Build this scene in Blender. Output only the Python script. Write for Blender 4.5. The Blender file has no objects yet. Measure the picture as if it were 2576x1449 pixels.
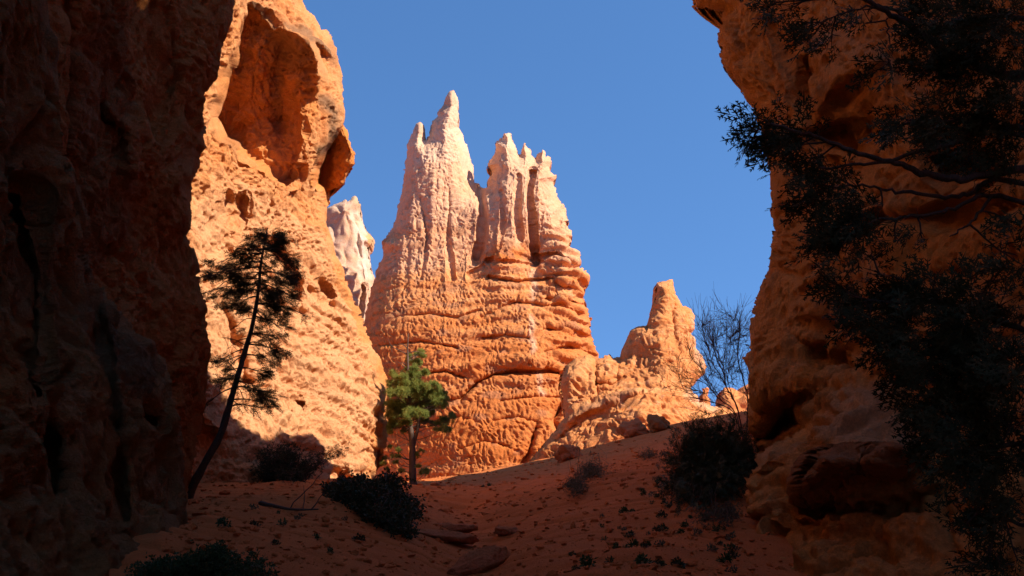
import bpy, math, random
import numpy as np
from math import radians, sin, cos, tan, pi

# ------------------------------------------------------------------ camera, sky, sun, exposure
SC = bpy.context.scene
COL = SC.collection
PITCH = radians(13.0)
EYE = np.array([0.0, 0.0, 1.6])
cam_data = bpy.data.cameras.new("camera")
cam_data.sensor_width = 36.0
cam_data.lens = 35.0
cam_data.clip_start = 0.05
cam_data.clip_end = 3000.0
cam = bpy.data.objects.new("camera", cam_data)
COL.objects.link(cam)
cam.location = EYE
cam.rotation_euler = (pi / 2 + PITCH, 0, 0)
SC.camera = cam

SUN = np.array([0.69, -0.25, 0.68])           # direction towards the sun
SUN = SUN / np.linalg.norm(SUN)
SKY_STRENGTH = 0.125
SUN_STRENGTH = 4.3
EXPOSURE = 1.1

world = bpy.data.worlds.new("World")
SC.world = world
world.use_nodes = True
wn = world.node_tree
wn.nodes.clear()
w_out = wn.nodes.new("ShaderNodeOutputWorld")
w_bg = wn.nodes.new("ShaderNodeBackground")
w_sky = wn.nodes.new("ShaderNodeTexSky")
w_sky.sky_type = 'NISHITA'
w_sky.sun_disc = False
w_sky.sun_elevation = math.asin(SUN[2])
w_sky.sun_rotation = math.atan2(SUN[0], SUN[1])
w_sky.altitude = 2400
w_sky.air_density = 1.0
w_sky.dust_density = 0.2
w_sky.ozone_density = 2.0
w_bg.inputs["Strength"].default_value = SKY_STRENGTH
w_hs = wn.nodes.new("ShaderNodeHueSaturation")
w_hs.inputs["Saturation"].default_value = 1.18
w_tc = wn.nodes.new("ShaderNodeTexCoord")
w_up = wn.nodes.new("ShaderNodeVectorMath"); w_up.operation = 'ADD'
w_up.inputs[1].default_value = (0, 0, 0.30)
w_nm = wn.nodes.new("ShaderNodeVectorMath"); w_nm.operation = 'NORMALIZE'
wn.links.new(w_tc.outputs["Generated"], w_up.inputs[0])
wn.links.new(w_up.outputs[0], w_nm.inputs[0])
wn.links.new(w_nm.outputs[0], w_sky.inputs["Vector"])
wn.links.new(w_sky.outputs[0], w_hs.inputs["Color"])
wn.links.new(w_hs.outputs[0], w_bg.inputs["Color"])
wn.links.new(w_bg.outputs[0], w_out.inputs["Surface"])

sun_data = bpy.data.lights.new("sun", 'SUN')
sun_data.energy = SUN_STRENGTH
sun_data.angle = radians(0.5)
sun_data.color = (1.0, 0.90, 0.78)
sun = bpy.data.objects.new("sun", sun_data)
COL.objects.link(sun)
from mathutils import Vector, Matrix
sun.rotation_euler = Vector(SUN).to_track_quat('Z', 'Y').to_euler()
sun.location = (40, -10, 60)

SC.view_settings.view_transform = 'Standard'
SC.view_settings.look = 'None'
SC.view_settings.gamma = 1.0
SC.view_settings.exposure = EXPOSURE
SC.render.engine = 'CYCLES'
SC.cycles.max_bounces = 10
SC.cycles.diffuse_bounces = 6
SC.cycles.glossy_bounces = 2
SC.cycles.transparent_max_bounces = 4
SC.cycles.use_denoising = True
SC.cycles.use_adaptive_sampling = True

# ------------------------------------------------------------------ helpers: points, noise, meshes
F = 2504.0                                     # focal length in the units used to read the picture (2576 wide)


def P(u, v, D):
    """World point seen at (u, v), at forward distance D metres."""
    u = np.asarray(u, float); v = np.asarray(v, float); D = np.asarray(D, float)
    x = (u - 1288.0) / F
    t = (724.5 - v) / F
    dy = cos(PITCH) - t * sin(PITCH)
    dz = sin(PITCH) + t * cos(PITCH)
    k = D / dy
    return np.stack([x * k, D + 0 * k, 1.6 + dz * k], -1)


_rs = np.random.RandomState(7)
_perm = _rs.permutation(256).astype(np.int32)
_perm = np.concatenate([_perm, _perm, _perm])
_g = _rs.normal(size=(256, 3)); _g /= np.linalg.norm(_g, axis=1)[:, None]
_g = _g.astype(np.float32)
_jit = _rs.rand(256, 3).astype(np.float32)


def perlin(p):
    p = np.asarray(p, np.float32)
    shp = p.shape[:-1]
    p = p.reshape(-1, 3)
    out = np.empty(len(p), np.float32)
    for a in range(0, len(p), 120000):
        q = p[a:a + 120000]
        i = np.floor(q); f = q - i
        i = i.astype(np.int32) & 255
        w = f * f * f * (f * (f * 6 - 15) + 10)
        r = 0
        for dx in (0, 1):
            hx = _perm[i[:, 0] + dx]
            wx = w[:, 0] if dx else 1 - w[:, 0]
            for dy in (0, 1):
                hy = _perm[hx + i[:, 1] + dy]
                wy = w[:, 1] if dy else 1 - w[:, 1]
                for dz in (0, 1):
                    h = _perm[hy + i[:, 2] + dz] & 255
                    g = _g[h]
                    d = g[:, 0] * (f[:, 0] - dx) + g[:, 1] * (f[:, 1] - dy) + g[:, 2] * (f[:, 2] - dz)
                    r = r + d * wx * wy * (w[:, 2] if dz else 1 - w[:, 2])
        out[a:a + 120000] = r
    return (out * 1.5).reshape(shp)


def worley(p):
    """distance to the nearest jittered cell point (F1) """
    p = np.asarray(p, np.float32)
    shp = p.shape[:-1]
    p = p.reshape(-1, 3)
    out = np.empty(len(p), np.float32)
    for a in range(0, len(p), 120000):
        q = p[a:a + 120000]
        i = np.floor(q).astype(np.int32); f = q - i
        best = np.full(len(q), 9.0, np.float32)
        for dx in (-1, 0, 1):
            hx = _perm[(i[:, 0] + dx) & 255]
            for dy in (-1, 0, 1):
                hy = _perm[hx + ((i[:, 1] + dy) & 255)]
                for dz in (-1, 0, 1):
                    h = _perm[hy + ((i[:, 2] + dz) & 255)] & 255
                    j = _jit[h]
                    d = (dx + j[:, 0] - f[:, 0]) ** 2 + (dy + j[:, 1] - f[:, 1]) ** 2 + (dz + j[:, 2] - f[:, 2]) ** 2
                    np.minimum(best, d, out=best)
        out[a:a + 120000] = np.sqrt(best)
    return out.reshape(shp)


def fbm(p, octaves=4, gain=0.5, lac=2.03):
    r = 0; a = 1.0; s = 1.0
    for o in range(octaves):
        r = r + a * perlin(p * s + 17.3 * o)
        a *= gain; s *= lac
    return r


def sstep(a, b, x):
    t = np.clip((x - a) / (b - a), 0, 1)
    return t * t * (3 - 2 * t)


def seg_dist(U, V, pts, closed):
    """distance from every (U,V) to a polyline, with the nearest point; float32"""
    best = np.full(U.shape, 1e18, np.float32)
    nu = np.zeros(U.shape, np.float32); nv = np.zeros(U.shape, np.float32)
    n = len(pts)
    for k in range(n if closed else n - 1):
        ax, ay = pts[k]; bx, by = pts[(k + 1) % n]
        dx, dy = bx - ax, by - ay
        L = dx * dx + dy * dy + 1e-9
        t = np.clip(((U - ax) * dx + (V - ay) * dy) / L, 0, 1)
        qx = ax + t * dx; qy = ay + t * dy
        d = (U - qx) ** 2 + (V - qy) ** 2
        m = d < best
        best = np.where(m, d, best); nu = np.where(m, qx, nu); nv = np.where(m, qy, nv)
    return np.sqrt(best), nu, nv


def poly_inside(U, V, pts):
    c = np.zeros(U.shape, bool)
    n = len(pts)
    for k in range(n):
        ax, ay = pts[k]; bx, by = pts[(k + 1) % n]
        if ay == by:
            continue
        m = ((ay > V) != (by > V)) & (U < (bx - ax) * (V - ay) / (by - ay) + ax)
        c ^= m
    return c


def poly_sd(U, V, pts):
    d, nu, nv = seg_dist(U, V, pts, True)
    ins = poly_inside(U, V, pts)
    return np.where(ins, d, -d), nu, nv


def tps(anchors, scale=300.0, smooth=0.0):
    A = np.array(anchors, float)
    X = A[:, :2] / scale; y = A[:, 2]
    n = len(X)
    def k(r2):
        return 0.5 * r2 * np.log(r2 + 1e-12)
    K = k(((X[:, None] - X[None]) ** 2).sum(-1)) + smooth * np.eye(n)
    Pm = np.concatenate([np.ones((n, 1)), X], 1)
    M = np.block([[K, Pm], [Pm.T, np.zeros((3, 3))]])
    c = np.linalg.solve(M, np.concatenate([y, np.zeros(3)]))
    def ev(U, V):
        x = U / scale; z = V / scale
        r = c[n] + c[n + 1] * x + c[n + 2] * z
        for i in range(n):
            r = r + c[i] * k((x - X[i, 0]) ** 2 + (z - X[i, 1]) ** 2)
        return r
    return ev


def mesh_from(name, verts, faces, mat=None, parent=None, smooth=True, attrs=None):
    """verts (N,3); faces (M,4) or (M,3) int array; linked as ONE mesh object"""
    me = bpy.data.meshes.new(name)
    verts = np.ascontiguousarray(verts, np.float32); faces = np.ascontiguousarray(faces, np.int32)
    n, k = faces.shape
    me.vertices.add(len(verts)); me.vertices.foreach_set("co", verts.ravel())
    me.loops.add(n * k); me.loops.foreach_set("vertex_index", faces.ravel())
    me.polygons.add(n)
    me.polygons.foreach_set("loop_start", np.arange(0, n * k, k, dtype=np.int32))
    me.polygons.foreach_set("loop_total", np.full(n, k, np.int32))
    me.polygons.foreach_set("use_smooth", np.full(n, smooth, bool))
    for an, val in (attrs or {}).items():
        at = me.attributes.new(an, 'FLOAT_COLOR', 'POINT')
        c = np.ones((len(verts), 4), np.float32); c[:, :3] = val
        at.data.foreach_set("color", c.ravel())
    me.update(calc_edges=True)
    if mat is not None:
        me.materials.append(mat)
    o = bpy.data.objects.new(name, me)
    COL.objects.link(o)
    if parent is not None:
        o.parent = parent
    return o


def tag(o, label=None, cat=None, group=None, kind=None):
    if label: o["label"] = label
    if cat: o["category"] = cat
    if group: o["group"] = group
    if kind: o["kind"] = kind
    return o


def empty(name, loc, label, cat, group=None):
    o = bpy.data.objects.new(name, None)
    COL.objects.link(o)
    o.location = loc
    o.empty_display_size = 0.3
    return tag(o, label, cat, group)

# ------------------------------------------------------------------ materials


def nd(nt, typ, **kw):
    n = nt.nodes.new(typ)
    for k, v in kw.items():
        if k in n.inputs.keys():
            n.inputs[k].default_value = v
        else:
            setattr(n, k, v)
    return n


def mix_col(nt, fac, a, b, mode='MIX'):
    m = nt.nodes.new("ShaderNodeMix"); m.data_type = 'RGBA'; m.blend_type = mode
    if isinstance(fac, (int, float)): m.inputs[0].default_value = fac
    else: nt.links.new(fac, m.inputs[0])
    for i, c in ((6, a), (7, b)):
        if isinstance(c, tuple): m.inputs[i].default_value = (*c, 1.0)
        else: nt.links.new(c, m.inputs[i])
    return m.outputs[2]


def ramp(nt, fac, lo, hi, a=0.0, b=1.0):
    m = nt.nodes.new("ShaderNodeMapRange"); m.clamp = True
    nt.links.new(fac, m.inputs[0])
    m.inputs[1].default_value = lo; m.inputs[2].default_value = hi
    m.inputs[3].default_value = a; m.inputs[4].default_value = b
    return m.outputs[0]


def rock_material(name, base, alt, pale, dark, red, grain=1.0, bump=1.0, strata=0.25):
    """grain: size in metres of the smallest lumps the bump draws"""
    m = bpy.data.materials.new(name); m.use_nodes = True
    nt = m.node_tree; nt.nodes.clear()
    out = nd(nt, "ShaderNodeOutputMaterial")
    bs = nd(nt, "ShaderNodeBsdfPrincipled")
    bs.inputs["Roughness"].default_value = 0.95
    bs.inputs["Specular IOR Level"].default_value = 0.08
    nt.links.new(bs.outputs[0], out.inputs[0])
    tc = nd(nt, "ShaderNodeTexCoord")
    co = tc.outputs["Object"]
    def noise(scale, detail=6.0, rough=0.6, vec=co, dist=0.0):
        n = nd(nt, "ShaderNodeTexNoise"); n.inputs["Scale"].default_value = scale
        n.inputs["Detail"].default_value = detail; n.inputs["Roughness"].default_value = rough
        n.inputs["Distortion"].default_value = dist
        nt.links.new(vec, n.inputs["Vector"]); return n.outputs[0]
    big = noise(0.28 / grain, 5)
    mid = noise(1.6 / grain, 6, 0.65)
    fine = noise(9.0 / grain, 6, 0.7)
    # layers: noise squeezed along the vertical
    mp = nd(nt, "ShaderNodeMapping"); mp.inputs["Scale"].default_value = (0.12, 0.12, 1.5)
    nt.links.new(co, mp.inputs["Vector"])
    lay = noise(1.1 / grain, 4, 0.6, mp.outputs[0], 0.6)
    c = mix_col(nt, ramp(nt, big, 0.38, 0.62), base, alt)
    c = mix_col(nt, ramp(nt, lay, 0.48, 0.57, 0.0, strata), c, red)
    c = mix_col(nt, ramp(nt, mid, 0.55, 0.72, 0.0, 0.30), c, pale)
    c = mix_col(nt, ramp(nt, mid, 0.26, 0.42, 0.30, 0.0), c, dark)
    at = nd(nt, "ShaderNodeAttribute"); at.attribute_name = "tone"
    sp = nd(nt, "ShaderNodeSeparateColor"); nt.links.new(at.outputs["Color"], sp.inputs[0])
    def soft(ch):
        a = nd(nt, "ShaderNodeMath"); a.operation = 'MULTIPLY_ADD'
        nt.links.new(mid, a.inputs[0]); a.inputs[1].default_value = 0.5
        b = nd(nt, "ShaderNodeMath"); b.operation = 'SUBTRACT'; nt.links.new(ch, b.inputs[0]); b.inputs[1].default_value = 0.25
        nt.links.new(b.outputs[0], a.inputs[2])
        mm = nd(nt, "ShaderNodeMath"); mm.operation = 'MULTIPLY'; mm.use_clamp = True
        nt.links.new(a.outputs[0], mm.inputs[0])
        k = nd(nt, "ShaderNodeMath"); k.operation = 'MULTIPLY'; k.use_clamp = True
        nt.links.new(ch, k.inputs[0]); k.inputs[1].default_value = 4.0
        nt.links.new(k.outputs[0], mm.inputs[1])
        return mm.outputs[0]
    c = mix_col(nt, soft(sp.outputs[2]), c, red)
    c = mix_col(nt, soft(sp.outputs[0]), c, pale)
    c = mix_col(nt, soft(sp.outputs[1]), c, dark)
    g = nd(nt, "ShaderNodeCombineColor")
    gv = ramp(nt, fine, 0.25, 0.75, 0.72, 1.22)
    for i in range(3): nt.links.new(gv, g.inputs[i])
    c = mix_col(nt, 1.0, c, g.outputs[0], 'MULTIPLY')
    nt.links.new(c, bs.inputs["Base Color"])
    vo = nd(nt, "ShaderNodeTexVoronoi"); vo.inputs["Scale"].default_value = 5.0 / grain
    wv = nd(nt, "ShaderNodeVectorMath"); wv.operation = 'MULTIPLY_ADD'
    nc = nd(nt, "ShaderNodeTexNoise"); nc.inputs["Scale"].default_value = 4.0 / grain; nc.inputs["Detail"].default_value = 3
    nt.links.new(co, nc.inputs["Vector"])
    nt.links.new(nc.outputs["Color"], wv.inputs[0]); wv.inputs[1].default_value = (0.35 * grain,) * 3
    nt.links.new(co, wv.inputs[2]); nt.links.new(wv.outputs[0], vo.inputs["Vector"])
    h1 = nd(nt, "ShaderNodeMath"); h1.operation = 'MULTIPLY_ADD'
    nt.links.new(vo.outputs["Distance"], h1.inputs[0]); h1.inputs[1].default_value = -0.28
    nt.links.new(fine, h1.inputs[2])
    b1 = nd(nt, "ShaderNodeBump"); b1.inputs["Strength"].default_value = min(1.0, 0.8 * bump)
    b1.inputs["Distance"].default_value = 0.20 * grain * bump
    nt.links.new(h1.outputs[0], b1.inputs["Height"])
    fine2 = noise(30.0 / grain, 4, 0.7)
    b2 = nd(nt, "ShaderNodeBump"); b2.inputs["Strength"].default_value = min(1.0, 0.7 * bump)
    b2.inputs["Distance"].default_value = 0.07 * grain * bump
    nt.links.new(fine2, b2.inputs["Height"]); nt.links.new(b1.outputs[0], b2.inputs["Normal"])
    nt.links.new(b2.outputs[0], bs.inputs["Normal"])
    return m


def simple_material(name, base, alt, scale=6.0, rough=0.9, bump=0.0, transl=None, spec=0.2, stretch=None):
    m = bpy.data.materials.new(name); m.use_nodes = True
    nt = m.node_tree
    bs = nt.nodes["Principled BSDF"]
    bs.inputs["Roughness"].default_value = rough
    bs.inputs["Specular IOR Level"].default_value = spec
    tc = nd(nt, "ShaderNodeTexCoord")
    n = nd(nt, "ShaderNodeTexNoise"); n.inputs["Scale"].default_value = scale; n.inputs["Detail"].default_value = 5
    if stretch:
        mp = nd(nt, "ShaderNodeMapping"); mp.inputs["Scale"].default_value = stretch
        nt.links.new(tc.outputs["Object"], mp.inputs["Vector"]); nt.links.new(mp.outputs[0], n.inputs["Vector"])
    else:
        nt.links.new(tc.outputs["Object"], n.inputs["Vector"])
    c = mix_col(nt, ramp(nt, n.outputs[0], 0.35, 0.65), base, alt)
    nt.links.new(c, bs.inputs["Base Color"])
    if bump:
        b = nd(nt, "ShaderNodeBump"); b.inputs["Distance"].default_value = bump
        nt.links.new(n.outputs[0], b.inputs["Height"]); nt.links.new(b.outputs[0], bs.inputs["Normal"])
    if transl:
        tr = nd(nt, "ShaderNodeBsdfTranslucent"); nt.links.new(c, tr.inputs["Color"])
        mx = nd(nt, "ShaderNodeMixShader"); mx.inputs[0].default_value = transl
        nt.links.new(bs.outputs[0], mx.inputs[1]); nt.links.new(tr.outputs[0], mx.inputs[2])
        nt.links.new(mx.outputs[0], nt.nodes["Material Output"].inputs[0])
    return m

# ------------------------------------------------------------------ rock bodies


def axis(lo, hi, step, f0, f1):
    """coordinates from lo to hi, spaced by step inside [f0, f1] and wider and wider outside"""
    a = list(np.arange(max(lo, f0), min(hi, f1) + step, step))
    s = step; x = a[-1]
    while x < hi:
        s = min(s * 1.12, 90); x += s; a.append(x)
    s = step; x = a[0]
    while x > lo:
        s = min(s * 1.12, 90); x -= s; a.insert(0, x)
    return np.array(a, np.float32)


def roughness(Pw, layers, warp=0.5, wscale=1.5, cell=None):
    """sum of noise layers in world metres: (kind, size, amplitude, (sx, sy, sz))"""
    W = np.stack([perlin(Pw / wscale + k * 31.7) for k in (1, 2, 3)], -1) * warp
    Q = Pw + W
    d = np.zeros(Pw.shape[:-1], np.float32)
    for kind, size, amp, st in layers:
        if cell is not None and kind != 'f': amp = amp * sstep(size * .7, size * .3, cell)      # drop lumps the mesh is too coarse to carry
        q = Q / size * np.array(st, np.float32)
        if kind == 'n': d += amp * perlin(q)
        elif kind == 'f':
            for o in range(4):
                so = size / 2.03 ** o
                w = 1.0 if cell is None else sstep(so * .7, so * .3, cell)
                d += amp * w * .52 ** o * perlin(q * 2.03 ** o + 17.3 * o)
        elif kind == 'b': d += amp * (np.abs(perlin(q)) * 2.2 - 0.55)          # rounded lumps with sharp creases
        elif kind == 'r': d += amp * (0.55 - np.abs(perlin(q)) * 2.2)          # sharp ridges
        elif kind == 'c': d -= amp * np.exp(-(perlin(q) / .07) ** 2)             # narrow clefts
        elif kind == 'w': d += amp * (0.55 - worley(q)) * 1.6                  # knobs
        elif kind == 'p': d -= amp * sstep(0.42, 0.12, worley(q))              # pits
    return d


def rock(name, outline, depth, mat, step=1.9, edge=40, rim=1.5, back=4.0, bedge=120, bdir=(0, 1, 0),
         layers=(), warp=0.5, patches=(), strokes=(), tones=(), ledges=(), parent=None, rimnoise=1.0, extra=None, tonefn=None):
    """A solid rock: a front carved by its depths, rounded at the rim, and a rounded back.
    outline and depths are read off the picture at the distances given; everything ends up in world metres."""
    pts = [tuple(map(float, p)) for p in outline]
    us = np.array([p[0] for p in pts]); vs = np.array([p[1] for p in pts])
    ua = axis(us.min() - 2 * step, us.max() + 2 * step, step, -40, 2616)
    va = axis(vs.min() - 2 * step, vs.max() + 2 * step, step, -40, 1489)
    U, V = np.meshgrid(ua, va)
    su = np.gradient(ua)[None, :] + 0 * V; sv = np.gradient(va)[:, None] + 0 * U
    loc = np.maximum(su, sv)
    # ragged outline at the small scale: shift the look-up by noise
    q = np.stack([U / 14, V / 14, 0 * U + 3.3], -1)
    ju = rimnoise * (3.0 * perlin(q) + 1.6 * perlin(q * 2.7 + 9) + .8 * perlin(q * 6 + 29)); jv = rimnoise * (3.0 * perlin(q + 50) + 1.6 * perlin(q * 2.7 + 90))
    qs = np.stack([U / 55, V / 55, 0 * U + 8.1], -1)
    ks = 7.0 * perlin(qs) + 3.0 * perlin(qs * 2.1 + 5); kt = 7.0 * perlin(qs + 60) + 3.0 * perlin(qs * 2.1 + 65)
    d, nu, nv = poly_sd(U + ju, V + jv, pts)
    nu = nu - ju; nv = nv - jv
    valid = d > -0.75 * loc
    out = d <= 0
    U2 = np.where(out, nu, U).astype(np.float32); V2 = np.where(out, nv, V).astype(np.float32)
    dd = np.maximum(d, 0)
    D = tps(depth)(U2, V2)
    for ppts, anch, softness in patches:
        pd, _, _ = poly_sd(U2 + ks, V2 + kt, ppts)
        w = sstep(-softness * 0.5, softness * 0.5, pd)
        near = w > 0
        if isinstance(anch, (int, float)):
            D = D + anch * sstep(0, softness, pd)
        else:
            D = np.where(near, D * (1 - w) + tps(anch)(U2, V2) * w, D)
    for spts, width, amp in strokes:
        sd, _, _ = seg_dist(U2 + ks * .22 + ju * .3, V2 + kt * .22 + jv * .3, spts, False)
        D = D + amp * np.exp(-(sd / width) ** 2)
    if extra is not None:
        D = D + extra(U2, V2, D)
    ds, _, _ = poly_sd(U2, V2, pts)
    t = np.clip(np.maximum(ds, 0) / edge, 0, 1)
    D = D + rim * (1 - np.sqrt(np.clip(1 - (1 - t) ** 2, 0, 1)))
    Pf = P(U2, V2, D)
    gu = np.gradient(Pf, axis=1); gv = np.gradient(Pf, axis=0)
    csize = np.maximum(np.linalg.norm(gu, axis=-1), np.linalg.norm(gv, axis=-1))
    N = np.cross(gu, gv); N /= np.linalg.norm(N, axis=-1)[..., None] + 1e-9
    N = np.where((((Pf - EYE) * N).sum(-1) > 0)[..., None], -N, N)
    for k in range(2):
        N[1:-1, 1:-1] = (N[1:-1, 1:-1] * 2 + N[:-2, 1:-1] + N[2:, 1:-1] + N[1:-1, :-2] + N[1:-1, 2:]) / 6
    N /= np.linalg.norm(N, axis=-1)[..., None] + 1e-9
    idx = np.flatnonzero(valid)
    Pv = Pf.reshape(-1, 3)[idx]; Nv = N.reshape(-1, 3)[idx]
    dis = roughness(Pv, layers, warp, cell=csize.ravel()[idx])
    rimw = .45 + .55 * sstep(0, edge * .45, dd.ravel()[idx]); dis = dis * rimw
    uv_u = U2.ravel()[idx]; uv_v = V2.ravel()[idx]
    for poly, period, amp, tilt in ledges:                      # stepped beds: period and depth in metres
        if poly is None: w = 1.0
        else:
            w, _, _ = poly_sd(uv_u, uv_v, poly); w = sstep(-25, 25, w)
        z = (Pv[:, 2] + tilt * Pv[:, 0] + 0.55 * period * fbm(Pv / (period * 3), 2) * 1.0) / period
        f = z - np.floor(z)
        prof = sstep(.12, .34, f) * sstep(1.02, .62, f)
        var = 0.6 + 0.8 * np.abs(perlin(np.stack([Pv[:, 0] / period / 2, Pv[:, 1] / period / 2, np.floor(z) * 0.71], -1)))
        dis = dis + w * rimw * amp * (prof * var - 0.5)
    Pd = Pv + Nv * dis[:, None]
    nfront = len(idx)
    remap = np.full(U.size, -1, np.int64); remap[idx] = np.arange(nfront)
    # back
    tb = np.clip(dd.ravel()[idx] / bedge, 0, 1)
    th = back * np.sqrt(np.clip(1 - (1 - tb) ** 2, 0, 1))
    bd = np.array(bdir, float)
    Pb = Pv + bd[None] * th[:, None]
    Pb += bd[None] * (0.25 * perlin(Pv / 2.5) * np.minimum(th, 2) / 2 + 0.4 * perlin(Pv / 6) * np.minimum(th, 2) / 2)[:, None]
    rimv = out.ravel()[idx]
    bidx = np.full(nfront, -1, np.int64)
    bidx[~rimv] = nfront + np.arange((~rimv).sum())
    bidx[rimv] = np.flatnonzero(rimv)
    verts = np.concatenate([Pd, Pb[~rimv]])
    R = remap.reshape(U.shape)
    a, b, c, e = R[:-1, :-1].ravel(), R[:-1, 1:].ravel(), R[1:, 1:].ravel(), R[1:, :-1].ravel()
    ok = (a >= 0) & (b >= 0) & (c >= 0) & (e >= 0)
    q4 = np.stack([a, e, c, b], 1)[ok]
    allrim = rimv[q4].all(1)
    q4 = q4[~allrim]
    bf = bidx[q4][:, ::-1]
    faces = np.concatenate([q4, bf])
    # tones: r pale, g dark, b red
    tone = np.zeros((nfront, 3), np.float32)
    wu = uv_u + 9 * perlin(Pv / 1.1 + 5); wv_ = uv_v + 9 * perlin(Pv / 1.1 + 55)
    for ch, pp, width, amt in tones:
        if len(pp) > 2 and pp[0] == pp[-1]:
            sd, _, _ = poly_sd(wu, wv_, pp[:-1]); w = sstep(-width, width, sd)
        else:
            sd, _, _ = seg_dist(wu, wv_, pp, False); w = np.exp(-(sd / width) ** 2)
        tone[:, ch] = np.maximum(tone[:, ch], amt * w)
    if tonefn is not None:
        tone = np.clip(np.maximum(tone, tonefn(wu, wv_, Pv)), 0, 1)
    tfull = np.concatenate([tone, tone[~rimv] * 0.7])
    return mesh_from(name, verts, faces, mat, parent, True, {"tone": tfull})


def massif(name, foot, z0, tops, mat, parent=None, cell=0.35, layers=(), taper=0.15, warp=0.6):
    """A plain rock mass on a footprint [(x, y)], its top height given per footprint point."""
    n = len(foot)
    ring = []; zt = []
    for i in range(n):
        a = np.array(foot[i], float); b = np.array(foot[(i + 1) % n], float)
        m = max(2, int(np.linalg.norm(b - a) / cell))
        for k in range(m):
            f = k / m
            ring.append(a * (1 - f) + b * f); zt.append(tops[i] * (1 - f) + tops[(i + 1) % n] * f)
    ring = np.array(ring); zt = np.array(zt); c = ring.mean(0)
    M = len(ring); H = int((max(zt) - z0) / cell)
    hh = np.linspace(0, 1, H)
    caps = 14
    V = []
    for h in hh:
        s = 1 - taper * h ** 2
        V.append(np.column_stack([c + (ring - c) * s, z0 + (zt - z0) * h]))
    zc = zt.mean() + 0.5
    for k in range(1, caps + 1):
        f = k / caps
        s = (1 - taper) * (1 - f)
        V.append(np.column_stack([c + (ring - c) * max(s, 0.002), zt * (1 - f) + zc * f + 0 * zt]))
    V = np.array(V)
    gu = np.roll(V, -1, 1) - np.roll(V, 1, 1); gv = np.gradient(V, axis=0)
    N = np.cross(gu, gv); N /= np.linalg.norm(N, axis=-1)[..., None] + 1e-9
    V = V + N * roughness(V, layers, warp)[..., None]
    R = np.arange(V.shape[0] * M).reshape(V.shape[0], M)
    a = R[:-1]; b = np.roll(R, -1, 1)[:-1]; cc = np.roll(R, -1, 1)[1:]; d = R[1:]
    faces = np.stack([a.ravel(), b.ravel(), cc.ravel(), d.ravel()], 1)
    return mesh_from(name, V.reshape(-1, 3), faces, mat, parent, True, {"tone": np.zeros((V.shape[0] * M, 3), np.float32)})

# rock colours
ORANGE, AMBER, CREAM, UMBER, RUST = (0.62, 0.27, 0.115), (0.66, 0.33, 0.15), (0.78, 0.52, 0.34), (0.20, 0.12, 0.07), (0.52, 0.17, 0.06)
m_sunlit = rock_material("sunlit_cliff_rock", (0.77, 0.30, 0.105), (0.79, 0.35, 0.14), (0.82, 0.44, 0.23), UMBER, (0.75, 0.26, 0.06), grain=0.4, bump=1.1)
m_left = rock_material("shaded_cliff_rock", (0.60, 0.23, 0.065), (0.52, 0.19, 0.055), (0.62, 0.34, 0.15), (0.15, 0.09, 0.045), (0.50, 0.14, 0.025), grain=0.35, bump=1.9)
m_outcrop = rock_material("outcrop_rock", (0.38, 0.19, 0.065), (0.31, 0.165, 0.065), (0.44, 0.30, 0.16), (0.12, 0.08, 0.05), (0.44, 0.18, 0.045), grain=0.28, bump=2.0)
m_tower = rock_material("tower_rock", (0.68, 0.26, 0.085), (0.72, 0.31, 0.115), (0.78, 0.50, 0.32), (0.36, 0.155, 0.08), (0.58, 0.17, 0.04), grain=0.9, bump=0.9, strata=0.5)
m_spire = rock_material("pale_rock", (0.62, 0.39, 0.27), (0.60, 0.36, 0.23), (0.74, 0.58, 0.44), (0.46, 0.32, 0.14), (0.74, 0.36, 0.13), grain=1.0, bump=0.9, strata=0.2)
m_right = rock_material("warm_cliff_rock", (0.80, 0.37, 0.10), (0.74, 0.34, 0.11), (0.72, 0.43, 0.21), (0.28, 0.16, 0.07), (0.76, 0.28, 0.05), grain=0.35, bump=1.6)
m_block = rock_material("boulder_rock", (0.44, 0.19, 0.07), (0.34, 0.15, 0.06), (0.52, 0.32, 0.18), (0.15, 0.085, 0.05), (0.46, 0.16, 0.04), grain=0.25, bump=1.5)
m_far = rock_material("ridge_rock", (0.76, 0.25, 0.08), (0.72, 0.27, 0.09), (0.78, 0.42, 0.25), (0.42, 0.17, 0.08), (0.70, 0.18, 0.04), grain=1.3, bump=0.9)

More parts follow.
